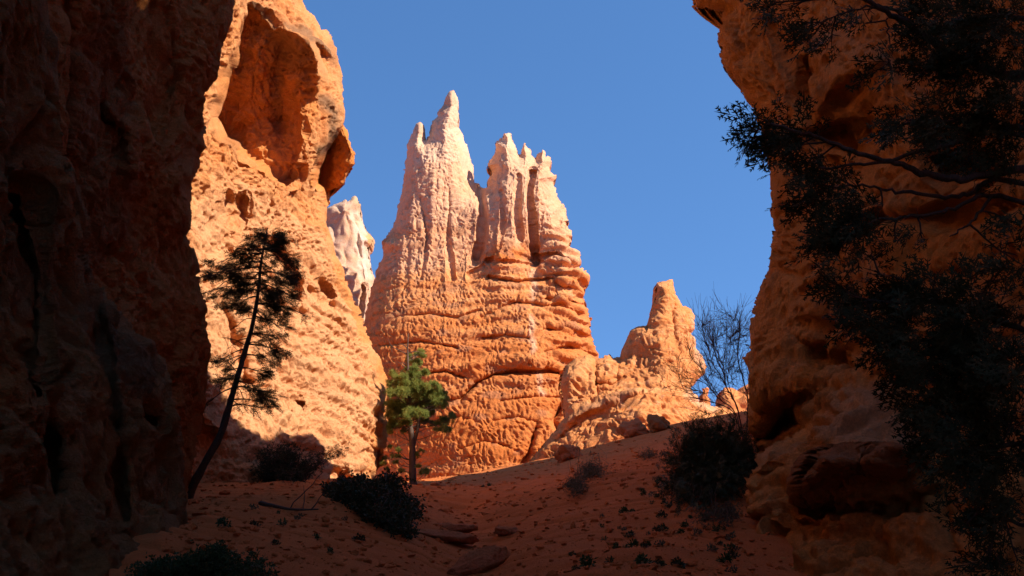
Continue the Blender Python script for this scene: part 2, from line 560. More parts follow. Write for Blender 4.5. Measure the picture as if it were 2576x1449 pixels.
# ---------------------------------------------------------------- the tower in the middle
def Z(x, y): return (880.5 + 0.434 * x, 188.7 + 0.434 * y)
tower_out = [(905, 1260), (905, 860), Z(95, 1330)] + [Z(*p) for p in [
    (135, 1190), (165, 1110), (200, 1030), (182, 965), (215, 935), (240, 900), (262, 840), (275, 770), (290, 700), (305, 620),
    (310, 560), (325, 480), (330, 410), (350, 370), (370, 320), (390, 285), (405, 277), (422, 290), (430, 330), (432, 378), (445, 375),
    (462, 350), (475, 310), (485, 270), (510, 240), (515, 205), (550, 170), (560, 120), (580, 97), (598, 95), (612, 118), (625, 150),
    (625, 260), (620, 305), (640, 325), (660, 380), (690, 440), (708, 510), (718, 560), (718, 605), (725, 630), (745, 622), (757, 645),
    (765, 655), (790, 640), (800, 610), (820, 565), (808, 540), (785, 535), (798, 510), (815, 480), (840, 440), (840, 385), (880, 365),
    (888, 330), (920, 330), (940, 350), (950, 390), (965, 420), (975, 445), (988, 455), (990, 415), (1005, 395), (1020, 392), (1030, 420),
    (1045, 440), (1055, 465), (1075, 485), (1085, 465), (1105, 440), (1115, 427), (1130, 440), (1135, 462), (1160, 470), (1168, 500),
    (1160, 530), (1175, 560), (1197, 580), (1190, 605), (1180, 620), (1190, 650), (1205, 690), (1220, 735), (1245, 745), (1252, 800),
    (1260, 830), (1283, 845), (1262, 855), (1262, 885), (1290, 910), (1295, 935), (1280, 950), (1285, 990), (1310, 1000), (1330, 1035),
    (1347, 1060), (1340, 1090), (1330, 1105), (1350, 1125), (1392, 1155), (1390, 1190), (1375, 1215), (1365, 1255), (1350, 1290),
    (1360, 1310), (1385, 1360), (1395, 1400), (1397, 1449)]] + [(1488, 850), (1500, 880), (1512, 905), (1540, 960), (1560, 1260)]
tower_depth = [(930, 1250, 74), (1230, 1250, 71), (1500, 1250, 73), (920, 900, 76), (1100, 900, 73.5), (1250, 900, 73.5), (1340, 900, 73), (1480, 900, 76),
               (980, 650, 78), (1100, 650, 76.5), (1200, 650, 76.8), (1280, 650, 75.5), (1335, 650, 77.5), (1400, 650, 76.5), (1010, 450, 79.5), (1100, 450, 78.5),
               (1190, 450, 80), (1270, 480, 77), (1380, 480, 78), (1130, 250, 80), (1290, 350, 79)]
spire_face = [Z(*p) for p in [(612, 320), (600, 350), (625, 450), (640, 560), (655, 602), (725, 640), (760, 560), (700, 400), (650, 300)]]
right_beds = [(1180, 640), (1520, 600), (1540, 960), (1160, 980), (1150, 800)]


def tower_extra(U, V, D):
    W = np.stack([U / 60, V / 300, 0 * U], -1)
    up = sstep(900, 600, V)
    r = up * (0.55 * np.abs(perlin(W * 1.0)) + 0.3 * np.abs(perlin(W * 2.2 + 7)))       # vertical flutes of the upper part
    fc, _, _ = seg_dist(U, V, [Z(612, 300), Z(600, 350), Z(625, 450), Z(640, 560), Z(655, 602), Z(700, 650)], False)
    bx = np.interp(V, [318, 340, 384, 432, 449, 470], [1146, 1141, 1152, 1158, 1163, 1184])
    r = r + np.clip(U - bx, 0, 60) * 0.10 * sstep(312, 335, V) * sstep(500, 440, V) * (U < 1200)
    return r


def tower_tone(u, v, Pw):
    n = 40 * perlin(Pw / 4.0)
    band = v + n * 0.6 + (u - 1200) * 0.05 + 75 * perlin(Pw * np.array([0.06, 0.06, 0.55]) + 3) + 40 * perlin(Pw * np.array([0.1, 0.1, 1.6]) + 13)
    pale = np.clip(sstep(800, 430, band) * 0.62 + sstep(420, 320, band) * 0.3, 0, 1)
    red = np.clip(sstep(700, 880, band), 0, 1) * (0.72 + 0.5 * perlin(Pw * np.array([0.08, 0.08, 0.7])))
    strip = np.exp(-((u - 1280) / 80) ** 2) * np.exp(-((v - 640) / 28) ** 2) * 1.0
    dk = 0.55 * sstep(.22, .5, perlin(Pw / np.array([1.6, 1.6, .9]) + 40)) * sstep(420, 600, v)
    return np.stack([pale * (1 - strip), dk, np.maximum(red, strip)], -1)


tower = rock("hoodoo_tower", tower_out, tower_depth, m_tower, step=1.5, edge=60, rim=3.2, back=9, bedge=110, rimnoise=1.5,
             layers=[('n', 7.0, 0.55, (1, 1, .7)), ('f', 3.4, 0.065, (1.5, 1.5, .3)), ('f', 2.4, .045, (.4, .4, 2.2)), ('f', .7, .03, (1.0, 1.0, .8)), ('n', .3, .085, (1.2, 1.2, .6)), ('n', .17, .06, (1, 1, .8)), ('p', 1.0, .06, (1, 1, .7)), ('p', .36, .11, (1, 1, .8))],
             warp=0.5, extra=tower_extra,
             strokes=[([(1342, 430), (1337, 480), (1342, 560), (1345, 640), (1350, 665)], 5, 1.2),
                      ([(1205, 470), (1213, 540), (1210, 600), (1198, 650)], 9, 1.1),
                      ([(1158, 1010), (1180, 985), (1200, 962), (1240, 945), (1300, 936), (1400, 936)], 5, 1.0),
                      ([(1190, 925), (1240, 905), (1300, 898), (1400, 905)], 20, -0.5),
                      ([(1080, 1010), (1150, 1005), (1180, 985)], 5, .5),
                      ([(1260, 1010), (1330, 1000), (1420, 1000)], 3.5, .8), ([(1220, 655), (1290, 660), (1345, 668)], 5, .5), ([(1350, 645), (1400, 640), (1440, 660)], 4, .8), ([(1360, 755), (1410, 748), (1450, 765), (1480, 770)], 4, .9),
                      ([(1365, 830), (1420, 822), (1490, 850)], 4, .8), ([(1370, 885), (1430, 872), (1500, 895)], 3.5, .7), ([(1180, 690), (1215, 670), (1240, 650)], 5, .5), ([(1000, 800), (1080, 790), (1150, 800), (1210, 780)], 4, .4), ([(960, 870), (1060, 860), (1150, 875)], 4, .4), ([(1050, 940), (1120, 935), (1170, 950)], 4, .45),
                      ([(1215, 850), (1270, 842), (1330, 850)], 3.5, .5), ([(1100, 1060), (1160, 1050), (1200, 1065)], 4, .4), ([(1240, 1060), (1300, 1050), (1350, 1062)], 4, .5), ([(1060, 500), (1075, 600), (1060, 700)], 5, .35), ([(1130, 480), (1125, 600), (1140, 700)], 5, .35), ([(1260, 480), (1265, 560), (1255, 620)], 4, .35), ([(1305, 440), (1300, 520), (1310, 600)], 5, .5),
                      ([(1410, 1025), (1390, 1060), (1405, 1090)], 9, 1.2),
                      ([(1230, 700), (1300, 710), (1390, 705), (1450, 730)], 6, .8),
                      ([(1210, 800), (1300, 760), (1420, 775), (1480, 800)], 7, .5),
                      ([(1160, 1130), (1220, 1110), (1280, 1125)], 4, .6),
                      ([(1300, 1190), (1330, 1140), (1345, 1080)], 9, 1.0),
                      ([(1430, 350), (1440, 470), (1405, 560)], 8, .6)],
             ledges=[(right_beds, 1.35, 0.20, -0.1), ([(1380, 560), (1500, 640), (1530, 960), (1390, 960), (1360, 700)], 1.15, 0.5, 0.15), ([(930, 800), (1530, 900), (1500, 1230), (930, 1230)], 1.8, 0.09, 0.05)],
             tones=[(0, [(1342, 680), (1346, 720), (1340, 760)], 9, .6), (0, [(1338, 800), (1336, 850), (1342, 880)], 8, .55), (0, [(1355, 940), (1364, 990)], 9, .5), (0, [Z(612, 320), Z(602, 350), Z(628, 450), Z(642, 560), Z(655, 600), Z(725, 640), Z(725, 560), Z(690, 400), Z(640, 318), Z(612, 320)], 5, 1.0),  # last patch paints the spire's right side pale, as if sunlit
                    (1, [Z(590, 97), Z(598, 140), Z(560, 170), Z(520, 210)], 10, .35), (1, [Z(405, 285), Z(400, 330)], 9, .35),
                    ],
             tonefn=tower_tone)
tag(tower, "tall fluted rock tower, pale pinkish spires above an orange base, in the middle", "rock tower")

# ---------------------------------------------------------------- pale spire behind the sunlit cliff
pale = rock("hoodoo_spire", [(790, 900), (800, 530), (823, 523), (838, 512), (856, 506), (868, 501), (880, 504), (893, 496), (904, 512), (905, 530), (912, 560), (921, 580), (930, 584),
                             (938, 600), (934, 616), (926, 622), (927, 650), (935, 680), (942, 702), (946, 730), (948, 790), (950, 900)],
            [(800, 520, 95), (800, 880, 91), (870, 520, 92), (900, 530, 93), (860, 700, 90), (930, 700, 93), (930, 880, 90)], m_spire,
            step=1.7, edge=28, rim=3, back=7, bedge=60,
            layers=[('b', 3.5, .5, (1, 1, .4)), ('b', 1.2, .25, (1, 1, .6)), ('n', .5, .12, (1, 1, .7))],
            strokes=[([(917, 720), (908, 780), (905, 850)], 4, 1.2), ([(893, 510), (900, 600), (915, 700)], 5, .5)],
            tones=[(0, [(900, 540), (912, 620), (922, 690)], 14, .9), (1, [(895, 500), (905, 560)], 8, .5), (2, [(930, 585), (930, 620)], 7, 1.0)])
tag(pale, "narrow whitish rock spire rising behind the sunlit orange cliff", "rock spire")

# ---------------------------------------------------------------- smaller tower on the right and the rocks at its foot
low_out = [(1290, 1215), (1325, 1165), (1345, 1140), (1380, 1100), (1400, 1075), (1420, 1050), (1412, 1000), (1405, 970), (1408, 945), (1422, 918), (1445, 900), (1475, 893), (1490, 900),
           (1498, 908), (1507, 903), (1518, 897), (1530, 894), (1545, 902), (1560, 900), (1575, 868), (1590, 832), (1605, 824), (1628, 822), (1640, 790), (1648, 755), (1651, 735), (1651, 713), (1665, 707),
           (1691, 705), (1694, 719), (1705, 742), (1719, 768), (1742, 776), (1750, 793), (1748, 827), (1739, 838), (1748, 855), (1750, 878), (1767, 898), (1776, 923), (1773, 940), (1753, 957),
           (1738, 975), (1748, 990), (1762, 1008), (1790, 1022), (1850, 1040), (1920, 1050), (1960, 1060), (1960, 1230), (1290, 1230)]
low = rock("hoodoo_tower", low_out,
           [(1300, 1200, 56), (1450, 1200, 53), (1700, 1200, 52), (1950, 1200, 54), (1440, 950, 57), (1480, 1000, 56.5), (1530, 930, 57.9), (1550, 990, 56.4), (1420, 1060, 56), (1500, 1080, 54.5),
            (1600, 1040, 53.5), (1600, 900, 59), (1660, 900, 57.5), (1720, 900, 58), (1760, 930, 59), (1670, 760, 60), (1730, 800, 60.5), (1640, 990, 55), (1740, 1000, 56), (1800, 1050, 57), (1900, 1080, 58)],
           m_tower, step=1.6, edge=32, rim=2.4, back=7, bedge=70,
           layers=[('n', 4.5, .45, (1, 1, 1)), ('f', 2.0, .14, (1, 1, .8)), ('f', .7, .10, (1, 1, .8)), ('c', 1.6, .08, (1, 1, .7)), ('n', .28, .075, (1, 1, .7)), ('n', .15, .04, (1, 1, .7)), ('p', .36, .13, (1, 1, .8)), ('p', .7, .14, (1, 1, .8))], warp=.7,
           strokes=[([(1500, 918), (1497, 960), (1505, 1000)], 5, .35), ([(1560, 905), (1550, 950), (1520, 965)], 5, .3), ([(1500, 965), (1540, 970), (1570, 950)], 5, .4),
                    ([(1420, 1062), (1470, 1035), (1530, 1010), (1600, 985)], 9, -.8), ([(1400, 1110), (1450, 1070)], 6, .4),
                    ([(1700, 720), (1690, 800), (1700, 860)], 7, .4), ([(1600, 1060), (1620, 1120)], 8, .6)],
           ledges=[([(1400, 990), (1760, 960), (1900, 1050), (1900, 1230), (1300, 1230)], 1.9, .2, -.25)],
           tones=[(0, [(1735, 985), (1760, 1005), (1800, 1028)], 12, .35), (1, [(1440, 1060), (1500, 1025), (1590, 990)], 9, .55), (0, [(1745, 800), (1745, 860), (1765, 920)], 10, .4),
                  (2, [(1300, 1120), (1700, 1050), (1900, 1100), (1900, 1230), (1300, 1230), (1300, 1120)], 40, .5), (2, [(1500, 920), (1520, 990)], 16, .5)])
tag(low, "low orange rock tower with a leaning pointed top, right of the tall one", "rock tower")

far = rock("rock_ridge", [(1760, 1130), (1790, 1040), (1812, 1010), (1812, 985), (1822, 978), (1840, 980), (1856, 984), (1868, 976), (1890, 963), (1930, 950), (2000, 940), (2040, 1130)],
           [(1780, 1100, 104), (1800, 1000, 108), (1880, 980, 108), (1980, 980, 107), (1900, 1100, 102)], m_far, step=1.8, edge=25, rim=3, back=8, bedge=60,
           layers=[('b', 3.5, .6, (1, 1, .6)), ('b', 1.3, .3, (1, 1, .7))], ledges=[(None, 2.5, .5, 0)])
tag(far, "distant red ridge glimpsed behind the bare shrub", "rock ridge")
knob = rock("distant_hoodoo", [(1757, 1060), (1760, 1000), (1768, 985), (1766, 976), (1776, 973), (1783, 978), (1781, 990), (1786, 1005), (1790, 1060)],
            [(1760, 1050, 98), (1775, 980, 98), (1790, 1050, 98), (1775, 1020, 97.5)], m_far, step=1.5, edge=9, rim=.8, back=1.6, bedge=16,
            layers=[('b', 1.0, .2, (1, 1, .6))])
tag(knob, "tiny distant rock knob behind the foot of the leaning pointed tower", "rock knob")

# ---------------------------------------------------------------- the sunlit cliff
cliff_out = [(330, -700), (640, -760), (700, -500), (735, -200), (755, -60), (760, 0), (768, 23), (792, 43), (809, 74), (834, 90), (844, 113), (850, 148), (861, 180), (864, 219), (866, 250), (868, 281),
             (864, 312), (877, 336), (895, 383), (891, 414), (881, 430), (864, 465), (846, 478), (834, 484), (832, 508), (823, 523), (820, 567), (836, 610), (844, 643), (869, 676), (874, 703),
             (890, 746), (907, 790), (923, 838), (939, 877), (958, 909), (966, 942), (975, 969), (971, 996), (974, 1034), (977, 1110), (966, 1142), (955, 1175), (945, 1207), (950, 1290), (300, 1330)]
cliff_depth = [(300, 1300, 20), (300, 600, 21), (300, -100, 21.5), (300, -700, 22), (480, 1280, 23.5), (480, 900, 24.2), (480, 600, 24.6), (500, 300, 25.3), (550, 100, 26), (590, 0, 26.5), (620, -300, 27.5), (700, -500, 30),
               (700, 10, 31.0), (760, 60, 32.2), (820, 110, 32.8), (850, 200, 33.2), (830, 250, 32.0), (790, 330, 30.9), (775, 430, 30.6), (800, 480, 31.8), (640, 400, 28.2), (560, 400, 26.2), (600, 600, 27.6), (700, 480, 29.2),
               (700, 600, 29.4), (800, 600, 31.4), (600, 850, 26.3), (700, 800, 28.6), (800, 800, 30.6), (880, 800, 32.6), (600, 1100, 24.9), (700, 1000, 27.2), (800, 1000, 29.4), (900, 1000, 31.6),
               (960, 1000, 33), (750, 1200, 26.5), (850, 1180, 28.8), (930, 1200, 31.3), (650, 1280, 24.2)]
alcove = [(643, 6), (612, 43), (588, 129), (562, 176), (548, 242), (538, 297), (569, 348), (612, 375), (635, 394), (674, 418), (709, 437), (733, 461), (758, 440), (752, 383), (762, 332), (756, 268),
          (800, 250), (809, 195), (803, 129), (784, 92), (721, 61), (668, 20)]
alcove_depth = [(620, 40, 29.2), (668, 25, 29.0), (720, 66, 28.9), (785, 98, 29.2), (590, 130, 29.7), (660, 130, 29.7), (730, 130, 29.9), (800, 160, 30.0), (550, 250, 30.4), (620, 240, 30.6), (700, 240, 30.9),
                (770, 240, 30.9), (570, 340, 31.3), (640, 340, 31.4), (720, 340, 31.7), (745, 380, 31.4), (660, 400, 31.0), (730, 450, 31.2)]
fin = [(864, 306), (840, 330), (822, 385), (802, 430), (796, 462), (812, 478), (826, 520), (860, 490), (910, 400), (890, 330)]
fin_depth = [(864, 312, 35), (890, 385, 34.6), (870, 440, 35.2), (810, 420, 37), (800, 470, 37), (830, 350, 36.6), (830, 505, 36.2)]
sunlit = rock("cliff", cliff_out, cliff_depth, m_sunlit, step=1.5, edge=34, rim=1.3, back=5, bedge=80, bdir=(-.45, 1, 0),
              layers=[('n', 3.2, .30, (1, 1, .9)), ('f', 1.6, .17, (1, 1, .8)), ('c', 2.1, .09, (1, 1, .7)), ('b', .6, .07, (1, 1, .8)), ('f', .4, .06, (1, 1, 1)), ('n', .15, .055, (1, 1, 1)), ('n', .08, .025, (1, 1, 1)), ('p', .45, .08, (1, 1, 1)), ('p', .18, .09, (1, 1, 1))], warp=.35,
              patches=[(alcove, [(a, b, c - .25) for a, b, c in alcove_depth], 22), (fin, fin_depth, 10),
                       ([(546, 505), (560, 480), (585, 470), (600, 483), (628, 480), (642, 515), (632, 560), (602, 588), (568, 575), (548, 540)], .8, 34),
                       ([(766, 719), (787, 714), (814, 692), (842, 714), (850, 752), (842, 795), (820, 784), (798, 760), (771, 768)], .9, 34),
                       ([(744, 1008), (757, 1002), (769, 1012), (771, 1040), (757, 1043), (754, 1020)], .45, 8),
                       ([(822, 1190), (840, 1175), (868, 1180), (882, 1205), (880, 1250), (818, 1250)], .9, 10),
                       ([(560, 850), (582, 830), (600, 860), (590, 900), (565, 900)], .7, 18)],
              strokes=[([(705, 130), (698, 190), (712, 260), (700, 330)], 22, .3), ([(640, 60), (610, 160), (590, 260)], 20, .25), ([(600, 330), (650, 300), (740, 300)], 16, .2), ([(760, 120), (745, 200), (750, 300), (735, 400)], 24, -.2), ([(635, 120), (640, 240), (655, 370)], 34, -.2), ([(560, 780), (590, 860), (620, 960)], 14, .5), ([(700, 620), (740, 700), (760, 800)], 16, .5),
                       ([(640, 10), (722, 56), (790, 92), (838, 140)], 7, -.5), ([(860, 560), (865, 640)], 8, .5), ([(955, 1140), (950, 1200)], 5, 1.0),
                       ([(965, 940), (975, 990), (968, 1040)], 9, .7), ([(500, 1020), (520, 1060), (560, 1080)], 12, -.7)],
              ledges=[([(560, 560), (900, 760), (975, 1000), (960, 1180), (800, 1190), (600, 1000)], .55, .14, .5)],
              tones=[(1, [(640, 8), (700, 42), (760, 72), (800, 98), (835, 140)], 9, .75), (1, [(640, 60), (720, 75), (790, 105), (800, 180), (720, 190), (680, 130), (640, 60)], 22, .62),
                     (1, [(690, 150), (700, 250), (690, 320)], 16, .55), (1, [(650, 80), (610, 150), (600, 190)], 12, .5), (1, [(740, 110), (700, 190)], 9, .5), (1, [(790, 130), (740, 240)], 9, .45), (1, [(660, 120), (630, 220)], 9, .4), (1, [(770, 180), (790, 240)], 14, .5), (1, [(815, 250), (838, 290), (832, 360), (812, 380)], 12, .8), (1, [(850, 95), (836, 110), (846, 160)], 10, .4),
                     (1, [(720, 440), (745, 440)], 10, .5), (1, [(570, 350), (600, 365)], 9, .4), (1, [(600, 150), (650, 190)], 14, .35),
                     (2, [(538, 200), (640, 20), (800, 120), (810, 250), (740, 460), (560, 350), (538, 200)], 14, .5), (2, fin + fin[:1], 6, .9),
                     (0, [(480, 560), (560, 430), (700, 500), (820, 600), (960, 1000), (900, 1250), (700, 1250), (480, 1000), (480, 560)], 30, .45),
                     (2, [(960, 920), (976, 990), (970, 1120)], 14, .7), (2, [(845, 640), (880, 740), (925, 850)], 12, .5), (2, [(820, 700), (830, 770)], 26, .6), (2, [(585, 480), (590, 580)], 30, .8), (1, [(740, 900), (790, 960), (850, 1000)], 26, .22), (1, [(520, 1000), (545, 1060)], 18, .35), (2, [(700, 560), (730, 640), (760, 700)], 24, .5), (2, [(600, 620), (560, 700)], 20, .5)])
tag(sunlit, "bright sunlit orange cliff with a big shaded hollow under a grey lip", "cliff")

# ---------------------------------------------------------------- the dark cliff on the left and the nearer outcrop
dark_out = [(-2200, -2000), (560, -2200), (600, -900), (590, -300), (577, 0), (575, 50), (555, 105), (550, 150), (540, 200), (512, 230), (510, 280), (517, 325), (515, 370), (500, 380), (492, 440), (480, 480),
            (482, 545), (485, 575), (474, 595), (487, 625), (500, 665), (497, 724), (509, 780), (500, 835), (515, 895), (515, 1005), (500, 1075), (492, 1150), (470, 1225), (470, 1330), (300, 1460), (-2200, 1500)]
dark_depth = [(-2200, -2000, 3.2), (-2200, 700, 3.0), (-700, 700, 6.2), (-700, -1500, 6.2), (0, 0, 9.6), (0, 700, 9.8), (0, 1400, 9.4), (150, 0, 11.3), (150, 400, 11.3), (250, 100, 12.7), (250, 500, 12.4), (300, 300, 13.4), (330, 700, 13.5),
              (350, 550, 14.1), (400, 200, 15), (450, 500, 15.2), (450, 900, 15.4), (400, 1200, 14.6), (540, 100, 16.8), (480, 600, 16.5), (500, 900, 16.6), (480, 1250, 16.0), (570, -500, 18), (200, 1300, 12), (-700, -700, 6.2), (570, -1500, 19)]
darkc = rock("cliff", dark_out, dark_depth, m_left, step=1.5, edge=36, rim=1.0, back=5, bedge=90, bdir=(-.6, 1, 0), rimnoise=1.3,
             layers=[('n', 2.6, .34, (1, 1, .8)), ('f', 1.2, .16, (1, 1, .7)), ('c', 1.5, .10, (1, 1, .6)), ('f', .45, .09, (1, 1, .7)), ('f', .15, .04, (1, 1, .8)), ('p', .3, .08, (1, 1, .8)), ('p', .13, .035, (1, 1, 1)), ('n', .1, .022, (1, 1, 1))], warp=.35,
             strokes=[([(150, 0), (155, 200), (150, 390)], 16, .6), ([(260, 0), (280, 120), (250, 300)], 14, .5), ([(260, 260), (330, 330), (330, 420)], 16, -.5), ([(400, 0), (430, 200), (380, 320)], 20, .35)],
             tones=[(1, [(200, 0), (330, 0), (330, 600), (220, 700), (150, 300), (200, 0)], 40, .45), (1, [(100, 700), (170, 500)], 40, .4), (2, [(440, 800), (500, 1150)], 40, .6)])
tag(darkc, "tall dark red cliff in shade filling the left side behind the rough outcrop", "cliff")

out_out = [(-2200, -1600), (-400, -1500), (60, -600), (110, -100), (125, 60), (150, 130), (152, 250), (150, 390), (190, 450), (215, 550), (203, 640), (222, 724), (260, 754), (300, 800), (350, 855), (405, 908), (410, 928),
           (417, 985), (425, 1035), (445, 1085), (443, 1125), (452, 1175), (452, 1250), (462, 1325), (500, 1400), (540, 1560), (-2200, 1700)]
out_depth = [(-2200, -1600, 2.6), (-2200, 700, 2.5), (-800, 0, 4.8), (-800, 1300, 4.4), (0, 0, 8.2), (0, 500, 8.0), (0, 1000, 7.6), (0, 1400, 7.2), (120, 200, 9.2), (150, 600, 9.3), (150, 900, 8.8), (200, 700, 9.9), (300, 900, 10.3), (250, 1100, 9.5),
             (400, 950, 11.2), (400, 1100, 11.0), (430, 1200, 11.4), (350, 1350, 10.0), (200, 1400, 8.6), (480, 1420, 10.6), (60, 1200, 7.9), (-800, -1500, 5)]
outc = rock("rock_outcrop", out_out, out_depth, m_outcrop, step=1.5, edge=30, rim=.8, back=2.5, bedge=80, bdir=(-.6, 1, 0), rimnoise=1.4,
            layers=[('n', 1.8, .26, (1, 1, .6)), ('f', .8, .14, (1, 1, .5)), ('c', .9, .10, (1, 1, .5)), ('b', .4, .06, (1, 1, .6)), ('f', .2, .055, (1, 1, .8)), ('p', .14, .03, (1, 1, 1)), ('p', .4, .09, (1, 1, .8))], warp=.25,
            strokes=[([(240, 740), (270, 900), (300, 1100), (310, 1300)], 14, .45), ([(120, 1100), (130, 1250)], 30, .5), ([(330, 1050), (400, 1060)], 8, .35), ([(80, 500), (100, 800), (90, 1000)], 12, .35)],
            tones=[(1, [(250, 760), (340, 860), (400, 930), (360, 1010), (300, 960), (250, 760)], 16, .6), (2, [(0, 1000), (60, 850)], 50, .7), (0, [(230, 760), (290, 940), (300, 1040)], 14, .5)])
tag(outc, "rough brown and grey rock outcrop at the left edge, nearest the camera", "rock outcrop")

# ---------------------------------------------------------------- the warm shaded cliff on the right
right_out = [(5200, -5035), (5200, 1500), (1960, 1500), (1905, 1300), (1899, 1165), (1894, 1100), (1887, 1065), (1889, 1025), (1894, 950), (1887, 925), (1875, 902), (1892, 880), (1894, 840), (1894, 800),
             (1902, 750), (1909, 724), (1914, 705), (1929, 675), (1932, 630), (1939, 575), (1942, 500), (1937, 400), (1914, 325), (1894, 270), (1849, 210), (1819, 175), (1807, 130), (1804, 95), (1817, 60), (1819, 29), (1747, 22), (1744, 0), (1720, -120), (1750, -500), (1950, -950), (2100, -1392), (2576, -2260), (3400, -3490)]
right_depth = [(1750, 10, 19.5), (1820, 100, 18.6), (1900, 200, 17.3), (1940, 450, 17.2), (1930, 650, 17.2), (1900, 850, 17.6), (1890, 1000, 17.2), (1900, 1200, 17), (2050, 50, 15.4), (2050, 300, 15.3), (2050, 600, 15.0), (2050, 900, 15.2),
               (2000, 980, 15.0), (1980, 1080, 16.8), (2300, 100, 12.2), (2300, 500, 12.4), (2300, 900, 12.2), (2300, 1400, 11.5), (2576, 200, 9.9), (2576, 700, 9.9), (2576, 1300, 9.5), (3400, 0, 6.2), (3400, 1200, 6.0), (5200, 0, 3.6),
               (5200, 1300, 3.4), (1700, -1000, 19), (1700, -4000, 19), (3400, -2000, 6.6), (5200, -5000, 4.2), (2400, -2000, 12.6), (2400, -4500, 13.6), (3400, -5000, 7.4)]
right_thing = empty("cliff", (8, 16, 1.5), "tall orange brown cliff in shade on the right behind the dark juniper", "cliff")
rface = rock("rock_face", right_out, right_depth, m_right, step=1.5, edge=34, rim=1.2, back=2.5, bedge=120, bdir=(.55, 1, 0), rimnoise=1.2,
             layers=[('n', 2.4, .28, (1, 1, .9)), ('f', 1.2, .13, (1, 1, .8)), ('c', 1.6, .09, (.7, .7, 1.2)), ('f', .4, .045, (1, 1, .8)), ('n', .14, .025, (1, 1, .9)), ('p', .3, .07, (1, 1, 1)), ('p', .14, .035, (1, 1, 1))], warp=.35,
             patches=[([(1960, 1000), (2024, 985), (2024, 1075), (1950, 1122), (1885, 1115), (1900, 1085)], 1.6, 26), ([(2035, 330), (2100, 300), (2200, 290), (2190, 350), (2160, 390), (2060, 360)], .9, 24),
                      ([(2320, 390), (2420, 360), (2510, 400), (2490, 440), (2400, 450), (2340, 440)], .8, 24)],
             strokes=[([(2030, 160), (2035, 300), (2050, 360)], 14, .5), ([(2020, 320), (2100, 200), (2200, 150)], 24, -.5), ([(1940, 60), (2000, 200), (2020, 300)], 18, .35), ([(2020, 860), (2080, 900), (2160, 930)], 14, .5),
                      ([(2180, 560), (2400, 540), (2576, 520)], 20, .6)],
             ledges=[([(2020, 700), (2350, 800), (2350, 1100), (2000, 1000)], .6, .16, .2)],
             tones=[(2, [(1900, 1100), (1990, 1000), (2050, 900)], 30, .9), (2, [(2200, 560), (2576, 560), (2576, 720), (2250, 700), (2200, 560)], 50, .8), (0, [(2100, 80), (2250, 180), (2330, 250)], 40, .6),
                    (1, [(1830, 60), (1850, 110)], 12, .5), (1, [(1880, 190), (1910, 240)], 12, .4), (1, [(2080, 220), (2120, 330)], 20, .35), (0, [(2340, 480), (2420, 500)], 30, .5)], parent=None)
rface.parent = right_thing; rface.matrix_parent_inverse = Matrix.Translation((-8, -16, -1.5))
rl = [('n', 4, .8, (1, 1, 1)), ('b', 1.6, .35, (1, 1, .8)), ('b', .8, .15, (1, 1, 1))]
rear = massif("rear_shade_wall", [(6.6, 18.8), (7.4, 22.6), (8.0, 23.4), (10.2, 29), (12, 35), (14, 40), (22, 42), (34, 34), (34, 12), (13, 13)], -1, [17.8, 17.8, 14.6, 19.4, 20.2, 18.5, 17, 20, 26, 26], m_right, None, .4, rl, .05)  # unseen back of the cliff, top heights shaped to cast the shadow line
rear.parent = right_thing; rear.matrix_parent_inverse = Matrix.Translation((-8, -16, -1.5))

ledge_out = [(1944, 1125), (1985, 1100), (2030, 1082), (2024, 1030), (2060, 985), (2100, 955), (2154, 938), (2229, 950), (2280, 1000), (2320, 1040), (2344, 1080), (2450, 1110), (2700, 1120), (3600, 1100), (3600, 1900), (1800, 1900), (1815, 1560), (1849, 1449), (1859, 1375),
             (1879, 1340), (1898, 1308), (1879, 1288), (1872, 1250), (1884, 1190), (1910, 1150)]
ledge_depth = [(1900, 1180, 13.8), (1880, 1260, 13.4), (1860, 1400, 12.8), (1830, 1600, 11), (1980, 1120, 14.0), (2000, 1300, 12.4), (2000, 1430, 11.5), (2040, 1050, 14.4), (2150, 950, 13.6), (2150, 1060, 12.4), (2250, 1100, 11.6), (2100, 1140, 12.0),
               (2200, 1350, 10.8), (2200, 1440, 10.2), (2400, 1150, 10.6), (2400, 1300, 9.9), (2576, 1250, 9.0), (2576, 1440, 8.6), (3600, 1150, 5.4), (3600, 1850, 4.2), (2300, 1850, 7.6)]
ledge = rock("rock_outcrop", ledge_out, ledge_depth, m_right, step=1.5, edge=26, rim=.8, back=3.0, bedge=70, bdir=(.5, 1, 0), rimnoise=1.3,
             ledges=[(None, .55, .10, .25)],
             layers=[('n', 1.8, .26, (1, 1, .8)), ('f', .8, .14, (1, 1, .7)), ('c', .9, .11, (.8, .8, 1)), ('b', .3, .06, (1, 1, .8)), ('f', .2, .05, (1, 1, .8)), ('n', .12, .02, (1, 1, .9)), ('p', .25, .05, (1, 1, 1))], warp=.3,
             patches=[([(1885, 1300), (1905, 1296), (1960, 1310), (1950, 1335), (1880, 1340)], .5, 20)],
             strokes=[([(1890, 1200), (1960, 1180), (2010, 1190)], 10, .3), ([(2010, 1260), (2100, 1290), (2200, 1280), (2350, 1240)], 14, .5), ([(1950, 1340), (2000, 1400)], 12, .4)],
             tones=[(0, [(2060, 1070), (2150, 980), (2230, 980), (2300, 1070), (2330, 1130), (2100, 1130), (2060, 1070)], 30, 1.0), (0, [(1930, 1150), (2000, 1120)], 20, .6), (2, [(1960, 1220), (2060, 1320), (2040, 1400)], 30, .7), (1, [(1900, 1170), (1960, 1140), (2030, 1110)], 14, .35), (1, [(2020, 1050), (2060, 990)], 14, .4)])
tag(ledge, "broken grey topped outcrop at the foot of the right hand cliff", "rock outcrop")
